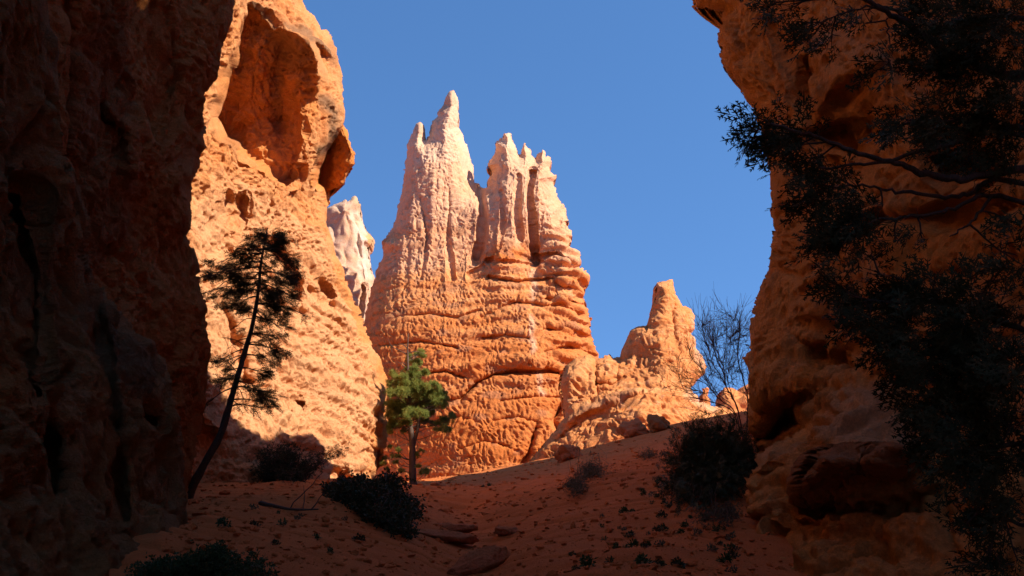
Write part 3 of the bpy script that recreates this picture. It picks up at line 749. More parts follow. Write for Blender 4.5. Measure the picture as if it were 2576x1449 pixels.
block = rock("boulder", [(2015, 1245), (2012, 1205), (2030, 1160), (2050, 1128), (2100, 1112), (2180, 1108), (2250, 1110), (2310, 1130), (2345, 1165), (2330, 1200), (2280, 1228), (2230, 1250), (2180, 1275), (2120, 1287), (2080, 1285), (2040, 1280)],
             [(2020, 1240, 11.7), (2050, 1130, 11.5), (2150, 1120, 11.2), (2330, 1160, 10.6), (2100, 1165, 10.9), (2200, 1150, 10.6), (2280, 1160, 10.4), (2080, 1230, 11.6), (2180, 1220, 11.4), (2280, 1205, 11.0), (2100, 1280, 12.1), (2200, 1262, 12.0)],
             m_block, step=1.5, edge=14, rim=.3, back=1.2, bedge=40,
             layers=[('f', .7, .12, (1, 1, 1)), ('c', .8, .07, (1, 1, .8)), ('f', .2, .035, (1, 1, 1)), ('p', .15, .03, (1, 1, 1))], warp=.15,
             strokes=[([(2060, 1150), (2100, 1165), (2190, 1160), (2300, 1180)], 8, -.15), ([(2180, 1115), (2170, 1160), (2150, 1200)], 5, .15)],
             tones=[(0, [(2060, 1120), (2330, 1120), (2330, 1150), (2060, 1160), (2060, 1120)], 10, .4)])
tag(block, "dark overhanging block of rock jutting from the outcrop below the juniper", "boulder")

# walls of the slot beside and behind the camera, unseen, added to block sun and bounce warm light
behind_l = massif("cliff", [(-4.2, -22), (-4.2, 4), (-6.5, 9), (-14, 20), (-26, 20), (-26, -22)], -1, [20, 20, 20, 24, 24, 20], m_left, None, .6, rl, .02)
tag(behind_l, "unseen cliff added beside the camera, beyond the left edge, to bounce light", "cliff")
behind_r = massif("cliff", [(5.4, 6), (5.2, -22), (26, -22), (26, 9), (12, 11)], -1, [23, 22, 28, 28, 27], m_right, None, .6, rl, .02)
tag(behind_r, "unseen cliff added beside the camera, beyond the right edge, to block sun", "cliff")

# ------------------------------------------------------------------ the ground
ganch = [(1180, 1449, 10.5), (1150, 1400, 12), (1130, 1340, 15), (1120, 1300, 18), (1060, 1240, 27), (1200, 1222, 33), (1310, 1192, 38), (1500, 1132, 42), (1690, 1068, 44),
         (1400, 1449, 10.3), (1500, 1400, 12), (1700, 1430, 11.2), (1850, 1400, 12.6), (1400, 1300, 18), (1600, 1250, 19), (1800, 1250, 17.5), (1650, 1150, 27), (1850, 1150, 22), (1880, 1085, 30),
         (700, 1449, 9.5), (500, 1449, 9), (600, 1350, 12.5), (480, 1262, 18), (800, 1300, 16), (1000, 1360, 13.8), (780, 1246, 22), (920, 1212, 28), (1300, 1250, 26), (1500, 1180, 31), (1860, 1470, 11.2), (2000, 1500, 11.0), (2200, 1520, 9.8), (2400, 1540, 8.8), (2600, 1560, 7.6), (300, 1500, 8.4), (100, 1520, 7.4), (430, 1330, 13)]
gw = [tuple(P(*a)) for a in ganch]
gw = [(p[0], p[1], p[2]) for p in gw] + [(0, 0, 0), (-4, 0, .2), (4, 0, .5), (0, 5, .45), (-4, -20, -.5), (4, -20, -.5), (-20, 10, 2), (22, 15, 3), (0, 60, 3.4), (-20, 50, 3), (-15, 85, 4), (4, 80, 3.9), (15, 60, 6), (35, 55, 8), (60, 90, 14), (-60, 90, 5), (0, 140, 6), (30, 110, 12), (-60, 0, 2), (70, 0, 4)]
_gt = tps(gw, 20.0, 0.002)


GULLY = [(P(u, v, D)[0], P(u, v, D)[1]) for u, v, D in [(1175, 1500, 8.5), (1175, 1449, 10.5), (1165, 1400, 12), (1190, 1345, 14.5), (1215, 1310, 17), (1180, 1280, 20), (1150, 1255, 25)]]


def ground_z(x, y, detail=True):
    x = np.asarray(x, float); y = np.asarray(y, float)
    xc = np.clip(x, -70, 80); yc = np.clip(y, -30, 150)
    z = _gt(xc, yc)
    gd, _, _ = seg_dist(x, y, GULLY, False)
    z = z - .26 * np.exp(-(gd / .75) ** 2) * sstep(7, 10, y)
    z = z + .22 * np.exp(-((gd - 3.2) / 1.6) ** 2) * sstep(7, 11, y) * sstep(30, 20, y)
    if detail:
        q = np.stack([x, y, 0 * x], -1)
        z = z - .05 * np.exp(-(perlin(np.stack([x * .28 + .25 * perlin(q / 1.3), y * 1.3 + .5 * x, 0 * x], -1)) / .10) ** 2)
        z = z + 0.10 * perlin(q / 2.2) + 0.045 * perlin(q / .7)
        z = z + 0.010 * perlin(q / .25) + 0.006 * perlin(q / .09) + .010 * np.maximum(perlin(q / .5 + 7), 0)
    return z


def axis2(lo, hi, d0, d1, step, far=1.09):
    a = list(np.arange(d0, d1, step)); s = step; x = a[-1]
    while x < hi: s = min(s * far, 25); x += s; a.append(x)
    s = step; x = a[0]
    while x > lo: s = min(s * far, 25); x -= s; a.insert(0, x)
    return np.array(a)


gx = axis2(-600, 600, -7, 11.5, .04)
gy = [7.5]
while gy[-1] < 48: gy.append(gy[-1] + max(.03, gy[-1] * .0036))
s = .2
while gy[-1] < 900: s = min(s * 1.12, 30); gy.append(gy[-1] + s)
s = .05; lo = []
x = 7.5
while x > -200: s = min(s * 1.12, 20); x -= s; lo.insert(0, x)
gy = np.array(lo + gy)
GX, GY = np.meshgrid(gx, gy)
GZ = ground_z(GX, GY)
R = np.arange(GX.size).reshape(GX.shape)
gf = np.stack([R[:-1, :-1].ravel(), R[:-1, 1:].ravel(), R[1:, 1:].ravel(), R[1:, :-1].ravel()], 1)
m_ground = rock_material("red_dirt", (0.58, 0.17, 0.045), (0.52, 0.15, 0.04), (0.62, 0.22, 0.075), (0.32, 0.10, 0.035), (0.54, 0.13, 0.03), grain=0.16, bump=1.0, strata=0)
ground = mesh_from("ground", np.stack([GX, GY, GZ], -1).reshape(-1, 3), gf, m_ground, None, True, {"tone": np.zeros((GX.size, 3), np.float32)})
ground["kind"] = "structure"
# ------------------------------------------------------------------ plants


class Tubes:
    """collects tapering tubes into one mesh"""
    def __init__(self): self.v = []; self.f = []; self.n = 0
    def add(self, pts, radii, sides=6, wob=0.0):
        pts = np.array(pts, float); n = len(pts)
        radii = np.interp(np.linspace(0, 1, n), np.linspace(0, 1, len(radii)), radii)
        t = np.gradient(pts, axis=0); t /= np.linalg.norm(t, axis=1)[:, None] + 1e-9
        ref = np.array([0.31, 0.9, 0.1]); ref /= np.linalg.norm(ref)
        a = np.cross(t, ref); a /= np.linalg.norm(a, axis=1)[:, None] + 1e-9
        b = np.cross(t, a)
        th = np.arange(sides) * 2 * pi / sides
        r = radii[:, None] * np.ones(sides)
        if wob:
            q = pts[:, None, :] * 6 + np.stack([np.cos(th), np.sin(th), 0 * th], -1)[None] * 2
            r = r * (1 + wob * perlin(q))
        ring = pts[:, None] + (a[:, None] * np.cos(th)[None, :, None] + b[:, None] * np.sin(th)[None, :, None]) * r[..., None]
        self.v.append(ring.reshape(-1, 3))
        R = np.arange(n * sides).reshape(n, sides) + self.n
        A = R[:-1]; B = np.roll(R, -1, 1)[:-1]; C_ = np.roll(R, -1, 1)[1:]; D_ = R[1:]
        self.f.append(np.stack([A.ravel(), B.ravel(), C_.ravel(), D_.ravel()], 1))
        self.n += n * sides
    def build(self, name, mat, parent=None):
        return mesh_from(name, np.concatenate(self.v), np.concatenate(self.f), mat, parent)


def smooth_path(pts, k=6):
    """Catmull-Rom through the points"""
    p = np.array(pts, float); p = np.vstack([2 * p[0] - p[1], p, 2 * p[-1] - p[-2]])
    out = []
    for i in range(1, len(p) - 2):
        for j in range(k):
            t = j / k
            out.append(0.5 * ((2 * p[i]) + (-p[i - 1] + p[i + 1]) * t + (2 * p[i - 1] - 5 * p[i] + 4 * p[i + 1] - p[i + 2]) * t * t + (-p[i - 1] + 3 * p[i] - 3 * p[i + 1] + p[i + 2]) * t ** 3))
    out.append(p[-2])
    return np.array(out)


def blade(base, tip, width, up=(0, 0, 1)):
    base = np.array(base, float); tip = np.array(tip, float)
    d = tip - base; s = np.cross(d, up); s /= np.linalg.norm(s) + 1e-9
    m = base + d * 0.45
    return [base, m + s * width / 2, tip, m - s * width / 2]


def spray_template(rs, w=0.055, n=8):
    """a forked evergreen spray, one unit long, along +X"""
    q = []
    for i in range(n):
        t = 0.12 + 0.8 * i / n
        x = t; z = -0.22 * t * t
        side = 1 if i % 2 else -1
        L = 0.46 * (1 - 0.55 * t) * rs.uniform(.8, 1.15); a = rs.uniform(.5, .85) * side
        b = np.array([x, 0, z]); e = b + L * np.array([cos(a), sin(a), rs.uniform(-.35, .15)])
        q.append(blade(b, e, w, (0, 0, 1)))
        for k in (.35, .65):
            bb = b + (e - b) * k
            for s2 in (-1, 1):
                a2 = a + s2 * .75
                q.append(blade(bb, bb + L * .38 * np.array([cos(a2), sin(a2), rs.uniform(-.5, .3)]), w * .85, (0, rs.uniform(-.6, .6), 1)))
    q.append(blade((0, 0, 0), (.55, 0, -.06), w * .5)); q.append(blade((.5, 0, -.05), (1.05, 0, -.24), w))
    return np.array(q)


def tuft_template(rs, n=24, w=0.07, spread=1.0):
    q = []
    for i in range(n):
        d = rs.normal(size=3) * spread + np.array([1.0, 0, 0.2]); d /= np.linalg.norm(d)
        q.append(blade((0, 0, 0), d * rs.uniform(.75, 1.05), w, rs.normal(size=3)))
    return np.array(q)


def rosette_template(rs, n=7, w=0.42):
    q = []
    for i in range(n):
        a = 2 * pi * i / n + rs.uniform(-.3, .3); el = rs.uniform(.1, .9)
        d = np.array([sin(el), cos(el) * cos(a), cos(el) * sin(a)]); o = d * .15 + np.array([rs.uniform(-.5, .3), 0, 0])
        q.append(blade(o, o + d * rs.uniform(.7, 1.0), w, (rs.normal(), rs.normal(), 1)))
    return np.array(q)


def leaves(name, templates, pos, dirs, size, mat, parent, rs, flat=False):
    """many small leaf faces, one mesh"""
    pos = np.array(pos, float); dirs = np.array(dirs, float); n = len(pos)
    X = dirs / (np.linalg.norm(dirs, axis=1)[:, None] + 1e-9)
    up = rs.normal(size=(n, 3)) * (.35 if flat else 1.0) + (np.array([0, 0, 1.0]) if flat else 0)
    Y = np.cross(up, X); Y /= np.linalg.norm(Y, axis=1)[:, None] + 1e-9
    Zv = np.cross(X, Y)
    sc = size * rs.uniform(.7, 1.25, n) if np.isscalar(size) else size
    which = rs.randint(len(templates), size=n)
    vs = []
    for k, T in enumerate(templates):
        m = which == k
        if not m.any(): continue
        t = T.reshape(1, -1, 3) * sc[m][:, None, None]
        w = pos[m][:, None] + X[m][:, None] * t[..., 0:1] + Y[m][:, None] * t[..., 1:2] + Zv[m][:, None] * t[..., 2:3]
        vs.append(w.reshape(-1, 3))
    V = np.concatenate(vs)
    return mesh_from(name, V, np.arange(len(V)).reshape(-1, 4), mat, parent, False)


def in_clusters(rs, clusters, D, per, depth=.6, jitter=.3, sub=9, tight=.34):
    """points spread through ellipsoids read off the picture: (u, v, ru, rv[, density[, D]]), gathered round twig ends; returns the points and their twig ends"""
    out = []; cen = []
    for c in clusters:
        u, v, ru, rv = c[:4]; den = c[4] if len(c) > 4 else 1.0
        Dc = (c[5] if len(c) > 5 else D) + rs.uniform(-jitter, jitter)
        n = max(3, int(ru * rv * per * den)); px = Dc / F; dep = min(depth, max(ru, rv) * px * 1.2)
        m = max(2, int(sub * (ru * rv / 900.0) ** .5 * (.7 + .3 * den)) + 1)
        s = rs.normal(size=(m, 3)); s /= np.linalg.norm(s, axis=1)[:, None]; s *= rs.uniform(.1, 1.0, (m, 1)) ** .5
        w = rs.randint(m, size=n)
        g = rs.normal(size=(n, 3)) * .5; r0 = min(ru, rv) * .6 + max(ru, rv) * .4
        out.append(P(u + s[w, 0] * ru + g[:, 0] * r0 * tight, v + s[w, 1] * rv + g[:, 1] * r0 * tight * .8, Dc + s[w, 2] * dep + g[:, 2] * r0 * px * tight))
        cen.append(P(u + s[w, 0] * ru, v + s[w, 1] * rv, Dc + s[w, 2] * dep))
    return np.concatenate(out), np.concatenate(cen)


def nearest_on(paths, p):
    best = None; bd = 1e9
    for q in paths:
        d = np.linalg.norm(q - p, axis=1); i = d.argmin()
        if d[i] < bd: bd = d[i]; best = q[i]
    return best, bd

m_bark = simple_material("dark_bark", (0.11, 0.075, 0.055), (0.055, 0.04, 0.032), 30, .95, .01, stretch=(3, 3, .5))
m_greybark = simple_material("grey_bark", (0.15, 0.10, 0.075), (0.09, 0.06, 0.045), 22, .95, .02, stretch=(3, 3, .4))
m_twig = simple_material("bare_twigs", (0.13, 0.07, 0.06), (0.08, 0.045, 0.04), 20, .9)
m_juniper = simple_material("juniper_needles", (0.030, 0.048, 0.020), (0.060, 0.060, 0.022), 5, .7, spec=.25)
m_fir = simple_material("fir_needles", (0.045, 0.050, 0.020), (0.085, 0.068, 0.030), 3, .8, transl=.2)
m_pine = simple_material("pine_needles", (0.19, 0.23, 0.05), (0.33, 0.34, 0.08), 3.5, .6, transl=.35)
m_darkleaf = simple_material("dark_leaves", (0.030, 0.038, 0.016), (0.055, 0.055, 0.022), 4, .6, transl=.2)
m_sage = simple_material("grey_green_leaves", (0.085, 0.085, 0.05), (0.13, 0.115, 0.07), 4, .9, transl=.2)
m_oak = simple_material("broad_green_leaves", (0.035, 0.070, 0.022), (0.06, 0.085, 0.03), 4, .6, transl=.2)

rs = np.random.RandomState(11)
SPRAYS = [spray_template(rs) for _ in range(5)]
LONG = [spray_template(rs, .055, 7) for _ in range(5)]
TUFTS = [tuft_template(rs) for _ in range(4)]
ROSES = [rosette_template(rs) for _ in range(4)]
FINE = [tuft_template(rs, 10, .10, .6) for _ in range(3)]


def crooked(a, b, rs, k=7, bend=.12, sag=0.0):
    a = np.array(a); b = np.array(b); L = np.linalg.norm(b - a)
    t = np.linspace(0, 1, k)[:, None]
    p = a * (1 - t) + b * t
    off = rs.normal(size=(k, 3)) * bend * L * .35; off[0] = off[-1] = 0
    off = (off + np.roll(off, 1, 0) + np.roll(off, -1, 0)) / 3; off[0] = off[-1] = 0
    p += off; p[:, 2] -= sag * L * np.sin(pi * t[:, 0])
    return p


# ---- the juniper hanging over the right side
def build_juniper():
    rs = np.random.RandomState(3)
    D0 = 6.0
    base_xy = P(2700, 900, 6.3)
    gz = float(ground_z(base_xy[0], base_xy[1]))
    t = empty("juniper_tree", (base_xy[0], base_xy[1], gz), "large dark juniper reaching in from the right edge with forked hanging branches", "juniper tree")
    o = np.array([base_xy[0], base_xy[1], gz])
    tb = Tubes()
    tr = smooth_path([o + [0, 0, -.3], P(2690, 1400, 6.3), P(2660, 900, 6.4), P(2640, 450, 6.3), P(2640, 100, 6.2), P(2660, -300, 6.3), P(2660, -700, 6.3)])
    tb.add(tr, [.2, .16, .13, .11, .09, .06, .02], 10, .3)
    limbs = [
        ([(2630, 420, 6.3), (2494, 436, 6.1), (2429, 448, 6.0), (2369, 447, 6.0), (2304, 430, 5.9), (2239, 405, 5.9), (2160, 385, 5.8), (2094, 360, 5.8), (2020, 335, 5.7), (1940, 315, 5.7)], .030),
        ([(2640, 330, 6.3), (2500, 318, 6.2), (2429, 342, 6.1), (2379, 367, 6.0), (2304, 383, 5.9), (2229, 406, 5.9), (2139, 416, 5.8), (2060, 425, 5.8)], .024),
        ([(2640, 470, 6.3), (2494, 452, 6.1), (2444, 486, 6.2), (2379, 497, 6.1), (2304, 484, 6.0), (2229, 480, 6.0), (2169, 465, 5.9), (2080, 470, 5.9)], .020),
        ([(2640, 520, 6.3), (2489, 493, 6.2), (2429, 510, 6.1), (2354, 538, 6.0), (2279, 545, 6.0), (2204, 556, 5.9), (2120, 600, 5.9)], .018),
        ([(2494, 495, 6.2), (2454, 550, 6.1), (2420, 575, 6.1), (2384, 593, 6.0)], .011),
        ([(2600, 200, 6.2), (2460, 170, 6.1), (2354, 112, 6.0), (2294, 66, 5.9), (2254, 40, 5.9), (2189, 5, 5.8), (2120, -25, 5.8), (2020, 0, 5.7)], .034),
        ([(2294, 60, 5.9), (2240, 22, 5.9), (2180, 18, 5.8), (2080, 50, 5.8)], .014),
        ([(2640, 360, 6.3), (2504, 322, 6.2), (2430, 302, 6.1), (2330, 306, 6.0), (2270, 310, 5.9)], .022),
        ([(2650, 860, 6.4), (2500, 800, 6.2), (2404, 770, 6.1), (2329, 757, 6.0), (2229, 760, 6.0), (2140, 745, 5.9)], .022),
        ([(2404, 770, 6.1), (2330, 735, 6.0), (2260, 700, 6.0), (2180, 690, 5.9)], .010),
        ([(2680, 860, 6.4), (2549, 940, 6.2), (2450, 985, 6.1), (2350, 960, 6.0)], .022),
        ([(2690, 1150, 6.4), (2560, 1120, 6.2), (2450, 1130, 6.1), (2370, 1120, 6.0)], .022),
        ([(2690, 1350, 6.4), (2560, 1320, 6.2), (2500, 1300, 6.1), (2460, 1290, 6.1)], .015),
        ([(2640, 50, 6.3), (2500, 40, 6.2), (2400, 60, 6.1), (2320, 90, 6.0)], .022),
        ([(2232, 45, 5.9), (2237, 90, 5.9), (2240, 125, 5.9), (2225, 150, 5.9)], .006),
        ([(2370, 150, 6.0), (2320, 178, 6.0), (2290, 176, 6.0), (2230, 180, 6.0)], .007),
        ([(2440, 350, 6.1), (2430, 395, 6.1), (2410, 440, 6.1)], .006), ([(2450, 380, 6.1), (2455, 440, 6.1), (2450, 480, 6.1)], .006),
        ([(2510, 330, 6.1), (2520, 390, 6.0), (2500, 430, 6.0), (2494, 440, 6.0)], .009),
    ]
    paths = [tr]
    for pts, r in limbs:
        p = smooth_path([P(*a) for a in pts], 5)
        p = p + rs.normal(size=p.shape) * .006
        tb.add(p, [r, r * .75, r * .5, r * .3], 6, .25); paths.append(p)
    cl = [(1990, 15, 60, 24), (2050, 60, 45, 40), (2090, 105, 30, 32), (1945, 8, 25, 12, .8), (2030, 100, 25, 20, .7), (2175, 60, 12, 38, .8), (2170, 25, 30, 15), (2235, 148, 26, 26, .7), (2215, 170, 18, 14, .6), (2260, 165, 14, 22, .6),
          (2340, 60, 70, 55, 1.2), (2420, 40, 80, 60, 1.2), (2510, 60, 90, 80, 1.2), (2380, 130, 60, 45, 1.1), (2330, 150, 40, 35), (2470, 150, 90, 60, 1.1), (2420, 215, 45, 50), (2540, 230, 50, 70), (2330, 180, 40, 18, .7),
          (2480, 270, 60, 50), (2550, 330, 45, 80), (2330, 300, 80, 36, 1.2), (2280, 300, 40, 30), (2260, 320, 20, 20, .7), (2390, 330, 70, 40, 1.2), (2470, 350, 70, 50), (2350, 345, 60, 20, .8), (2440, 400, 25, 45, .5), (2540, 430, 40, 60, .9),
          (1890, 335, 30, 30, .9), (1925, 300, 50, 30, 1.1), (1920, 350, 45, 30, 1.1), (1965, 320, 60, 40, 1.3), (2010, 360, 60, 45, 1.3), (1970, 390, 40, 25, .8), (2050, 400, 50, 40, 1.2), (2020, 440, 30, 18, .7), (2100, 440, 45, 40, 1.1),
          (2080, 490, 50, 36, 1.2), (2150, 470, 40, 35), (2000, 510, 30, 14, .8), (2045, 520, 40, 22), (2100, 545, 55, 40, 1.3), (2160, 540, 45, 40, 1.1), (2080, 590, 40, 24), (2150, 600, 55, 35, 1.1), (2110, 640, 55, 28), (2060, 625, 24, 12, .7),
          (2220, 520, 45, 22, .7), (2240, 560, 50, 20, .7), (2310, 545, 28, 22, .7), (2320, 600, 20, 26, .6), (2190, 640, 40, 22, .7), (2250, 610, 26, 30, .6), (2200, 680, 30, 20, .5),
          (2090, 705, 30, 14, .9), (2130, 720, 50, 22, 1.1), (2170, 760, 60, 30, 1.3), (2250, 750, 70, 40, 1.3), (2190, 810, 60, 30, 1.2), (2330, 740, 70, 40, 1.2), (2420, 740, 80, 50, 1.3), (2530, 760, 60, 60, 1.2), (2280, 830, 80, 45, 1.4), (2250, 880, 45, 28),
          (2380, 830, 90, 55, 1.4), (2490, 840, 90, 60, 1.4), (2320, 900, 70, 50, 1.3), (2420, 920, 90, 60, 1.4), (2530, 930, 70, 70, 1.4), (2290, 960, 35, 26), (2360, 1000, 70, 50, 1.3), (2470, 1020, 90, 60, 1.4), (2550, 1050, 60, 70, 1.2),
          (2400, 1080, 80, 45, 1.3), (2350, 1130, 40, 36, 1.1), (2440, 1150, 80, 45, 1.3), (2530, 1160, 70, 60, 1.3), (2390, 1190, 50, 22, .8), (2490, 1220, 60, 35, 1), (2550, 1260, 50, 50, 1), (2460, 1290, 40, 32, .9), (2530, 1330, 50, 45, 1), (2430, 1320, 20, 16, .7), (2560, 1410, 45, 45, 1), (2490, 1400, 34, 32, .8),
          (2560, 560, 30, 60, .7), (2500, 680, 60, 30, .7), (2350, 690, 40, 18, .5), (2560, 660, 30, 50, .8), (2620, 200, 60, 200, .4), (2650, 700, 60, 300, .3), (2640, 1100, 60, 200, .4), (2450, -60, 160, 50, .5), (2150, -50, 120, 30, .5)]
    pos, cen = in_clusters(rs, [(c[0], c[1], c[2] * .86, c[3] * .86, *c[4:]) for c in cl], 6.0, .013, .35, .35, 6, .42)
    for c in cl:                                     # a forked twig from the nearest limb into every cluster
        q = P(c[0], c[1], 6.0); a, _ = nearest_on(paths, q)
        tb.add(crooked(a, q, rs), [.007, .004], 4)
        for _ in range(4):
            e = q + rs.normal(size=3) * np.array([c[2], 30, c[3]]) * 6 / F * .6
            tb.add(crooked(a * .3 + q * .7, e, rs), [.004, .002], 3)
    dirs = (pos - cen) * 9 + np.array([-.40, 0, -.14]) + rs.normal(size=pos.shape) * .22
    tb.build("trunk", m_bark, t).matrix_parent_inverse = Matrix.Translation(-Vector(o))
    leaves("foliage", LONG, pos, dirs, .20, m_juniper, t, rs).matrix_parent_inverse = Matrix.Translation(-Vector(o))


build_juniper()


# ---- the leaning fir on the left
def place(t, *objs):
    for o in objs:
        o.parent = t; o.matrix_parent_inverse = Matrix.Translation(-Vector(t.location))


def build_fir():
    rs = np.random.RandomState(5)
    D0 = 18.0
    pts = [(468, 1250), (510, 1175), (554, 1093), (576, 1023), (595, 958), (614, 893), (630, 838), (643, 779), (652, 714), (657, 659), (665, 616), (673, 573)]
    tr = smooth_path([P(u, v, D0) for u, v in pts], 4)
    b = tr[0]; b[2] = min(b[2], float(ground_z(b[0], b[1])) - .1)
    t = empty("fir_tree", tuple(b), "leaning dark fir tree in front of the sunlit cliff", "fir tree")
    tb = Tubes(); tb.add(tr, [.085, .07, .062, .054, .046, .04, .033, .026, .018, .009], 9, .35)
    cl = [(672, 590, 24, 16, 1.2), (700, 600, 28, 14), (648, 610, 26, 12), (630, 628, 24, 9), (690, 628, 40, 14, 1.1), (598, 640, 20, 8, .8), (640, 655, 40, 12), (705, 655, 34, 14, 1.1), (548, 662, 16, 8, .9), (590, 672, 34, 10), (540, 690, 26, 11, 1.1), (512, 702, 10, 5, .6),
          (620, 690, 36, 11), (700, 690, 44, 12, 1.2), (650, 705, 50, 12), (610, 722, 44, 11, 1.1), (522, 735, 18, 6, .9), (560, 740, 22, 6, .8), (705, 722, 40, 12, 1.1), (660, 738, 46, 12, 1.2), (600, 752, 44, 11, 1.1), (730, 745, 20, 9), (690, 762, 40, 12, 1.2), (630, 775, 34, 9),
          (590, 772, 22, 6, .8), (715, 785, 30, 8), (672, 800, 34, 10, 1.1), (645, 825, 22, 8), (700, 822, 18, 8), (680, 845, 30, 8), (768, 795, 14, 5, .8), (562, 902, 22, 9, 1.1), (580, 922, 16, 8), (700, 885, 24, 12, 1.2), (680, 905, 24, 10), (575, 955, 22, 9), (600, 950, 20, 8), (640, 895, 18, 8, .8),
          (650, 935, 24, 14, 1.1), (630, 975, 28, 13, 1.1), (665, 990, 26, 16, 1.2), (645, 1025, 20, 8), (676, 1015, 14, 9), (600, 1020, 22, 5, .7), (515, 1018, 12, 5, .8), (640, 860, 14, 8), (728, 700, 16, 8), (740, 660, 8, 10, .7)]
    for c in cl:
        u, v = c[:2]; q = P(u, v, D0 + rs.uniform(-.5, .5))
        i = np.argmin(np.abs(tr[:, 2] - (q[2] + .05 + .25 * abs(u - 650) * D0 / F)))
        p = crooked(tr[i], q, rs, 7, .08, -.06)
        tb.add(p, [.018, .010, .006], 4)
        for _ in range(3):
            tb.add(crooked(p[4], q + rs.normal(size=3) * np.array([c[2], 20, c[3]]) * D0 / F * .7, rs), [.006, .003], 3)
    for (u0, v0, u1, v1) in [(612, 893, 540, 930), (620, 870, 555, 850), (606, 925, 560, 945), (640, 800, 580, 830), (643, 780, 700, 860), (630, 838, 720, 890), (625, 850, 570, 880), (650, 730, 760, 790), (590, 970, 620, 1010), (655, 700, 500, 740), (600, 940, 548, 900), (640, 790, 560, 790)]:
        p = crooked(P(u0, v0, D0), P(u1, v1, D0 + rs.uniform(-.4, .4)), rs, 8, .12, -.1); tb.add(p, [.012, .004], 4)
        for k in (3, 4, 5, 6):
            tb.add(crooked(p[k], p[k] + rs.normal(size=3) * .16 + [0, 0, -.1], rs), [.005, .002], 3)
    pos, cen = in_clusters(rs, [(c[0], c[1], c[2] * 1.1, c[3] * 1.15, *c[4:]) for c in cl], D0, .17, .5, .5, 9, .6)
    side = np.sign(pos[:, :1] - np.interp(pos[:, 2], tr[:, 2], tr[:, 0])[:, None])
    dirs = np.concatenate([side, 0 * side, -.15 + 0 * side], 1) + rs.normal(size=pos.shape) * .45
    place(t, tb.build("trunk", m_bark, None), leaves("foliage", SPRAYS, pos, dirs, .19, m_fir, None, rs, flat=True))


build_fir()


# ---- the green pine in the middle
def build_pine():
    rs = np.random.RandomState(6)
    D0 = 33.0
    def q(x, y): return (880.5 + .369 * x, 754.7 + .369 * y)
    def W(x, y, d=0): return P(*q(x, y), D0 + d)
    tr = smooth_path([W(432, 1310), W(425, 1100), W(425, 980), W(415, 900), W(405, 800), W(400, 600), W(395, 480), W(392, 370), W(397, 225)], 5)
    b = tr[0].copy(); b[2] = min(b[2], float(ground_z(b[0], b[1])) - .05); tr[0] = b
    t = empty("pine_tree", tuple(b), "small bushy green pine with a dead bare top standing on the saddle", "pine tree")
    tb = Tubes(); tb.add(tr, [.13, .115, .105, .095, .078, .06, .045, .033, .013], 9, .25)
    fk = smooth_path([W(432, 990), W(445, 940), W(465, 860), W(472, 780, .1), (W(480, 700, .2))], 5); tb.add(fk, [.07, .06, .05, .035], 8, .2)
    br = [[(392, 370), (350, 350), (300, 325), (275, 300), (258, 262)], [(392, 365), (430, 352), (470, 355), (510, 370)], [(390, 330), (365, 305), (330, 295)], [(395, 490), (370, 455), (340, 430), (315, 420)], [(392, 460), (365, 430), (345, 425)],
          [(415, 1090), (370, 1080), (320, 1050), (260, 1035)], [(330, 1055), (325, 990), (310, 950)], [(420, 870), (520, 830), (600, 860), (680, 810)], [(410, 860), (330, 870), (280, 880)], [(430, 1120), (470, 1130), (500, 1165)], [(425, 1060), (460, 1045)], [(285, 325), (283, 345), (290, 360)]]
    for k, l in enumerate(br):
        tb.add(smooth_path([W(*a) for a in l], 4), [.03 if k in (5, 7) else .02, .006], 5)
    cl = [(460, 358, 28, 18), (400, 400, 14, 22), (485, 385, 16, 16), (470, 430, 36, 24), (512, 485, 18, 14), (400, 468, 26, 14), (440, 455, 20, 20), (296, 505, 26, 20), (345, 530, 34, 18), (430, 510, 50, 24), (500, 500, 30, 18), (330, 570, 54, 26), (420, 565, 54, 28), (490, 590, 40, 24), (575, 580, 32, 22),
          (622, 640, 28, 26), (545, 640, 50, 30), (440, 640, 60, 32), (340, 635, 60, 32), (285, 630, 22, 24), (300, 700, 42, 32), (400, 710, 60, 34), (500, 700, 60, 34), (600, 695, 46, 30), (640, 690, 16, 34), (335, 770, 60, 30), (440, 770, 60, 30), (540, 765, 54, 26), (285, 790, 34, 32), (280, 860, 26, 26),
          (320, 850, 40, 24), (390, 835, 40, 14), (480, 825, 40, 14), (590, 845, 50, 16), (660, 815, 44, 20), (695, 795, 18, 20), (645, 878, 36, 16), (600, 885, 24, 10), (370, 890, 20, 16, .8), (270, 905, 14, 14), (282, 1000, 16, 9, .8), (236, 1080, 20, 8), (300, 1065, 24, 8, .8), (335, 1020, 20, 9, .8), (225, 1118, 18, 7, .8),
          (310, 1102, 16, 7), (352, 1160, 18, 9, .8), (462, 1052, 16, 14, .8), (485, 1028, 14, 8), (470, 1135, 20, 10, .7), (512, 1172, 20, 14), (490, 1182, 16, 10, .8), (345, 1065, 12, 8), (255, 1150, 10, 6)]
    cl = [(*q(c[0], c[1]), c[2] * .46, c[3] * .44, *(c[4:])) for c in cl]
    pos, cen = in_clusters(rs, cl, D0, .85, .6, .55, 14, .62)
    ax = np.interp(pos[:, 2], tr[:, 2], tr[:, 0])
    dirs = np.stack([pos[:, 0] - ax, pos[:, 1] - D0, 0 * ax + .35], -1) + rs.normal(size=pos.shape) * .3
    for i in rs.choice(len(pos), 130, False):
        a = tr[np.argmin(np.abs(tr[:, 2] - pos[i, 2] + .35))]
        tb.add(crooked(a, pos[i], rs, 6, .12, .05), [.014, .004], 4)
    place(t, tb.build("trunk", m_greybark, None), leaves("foliage", TUFTS, pos, dirs, .105, m_pine, None, rs))


build_pine()


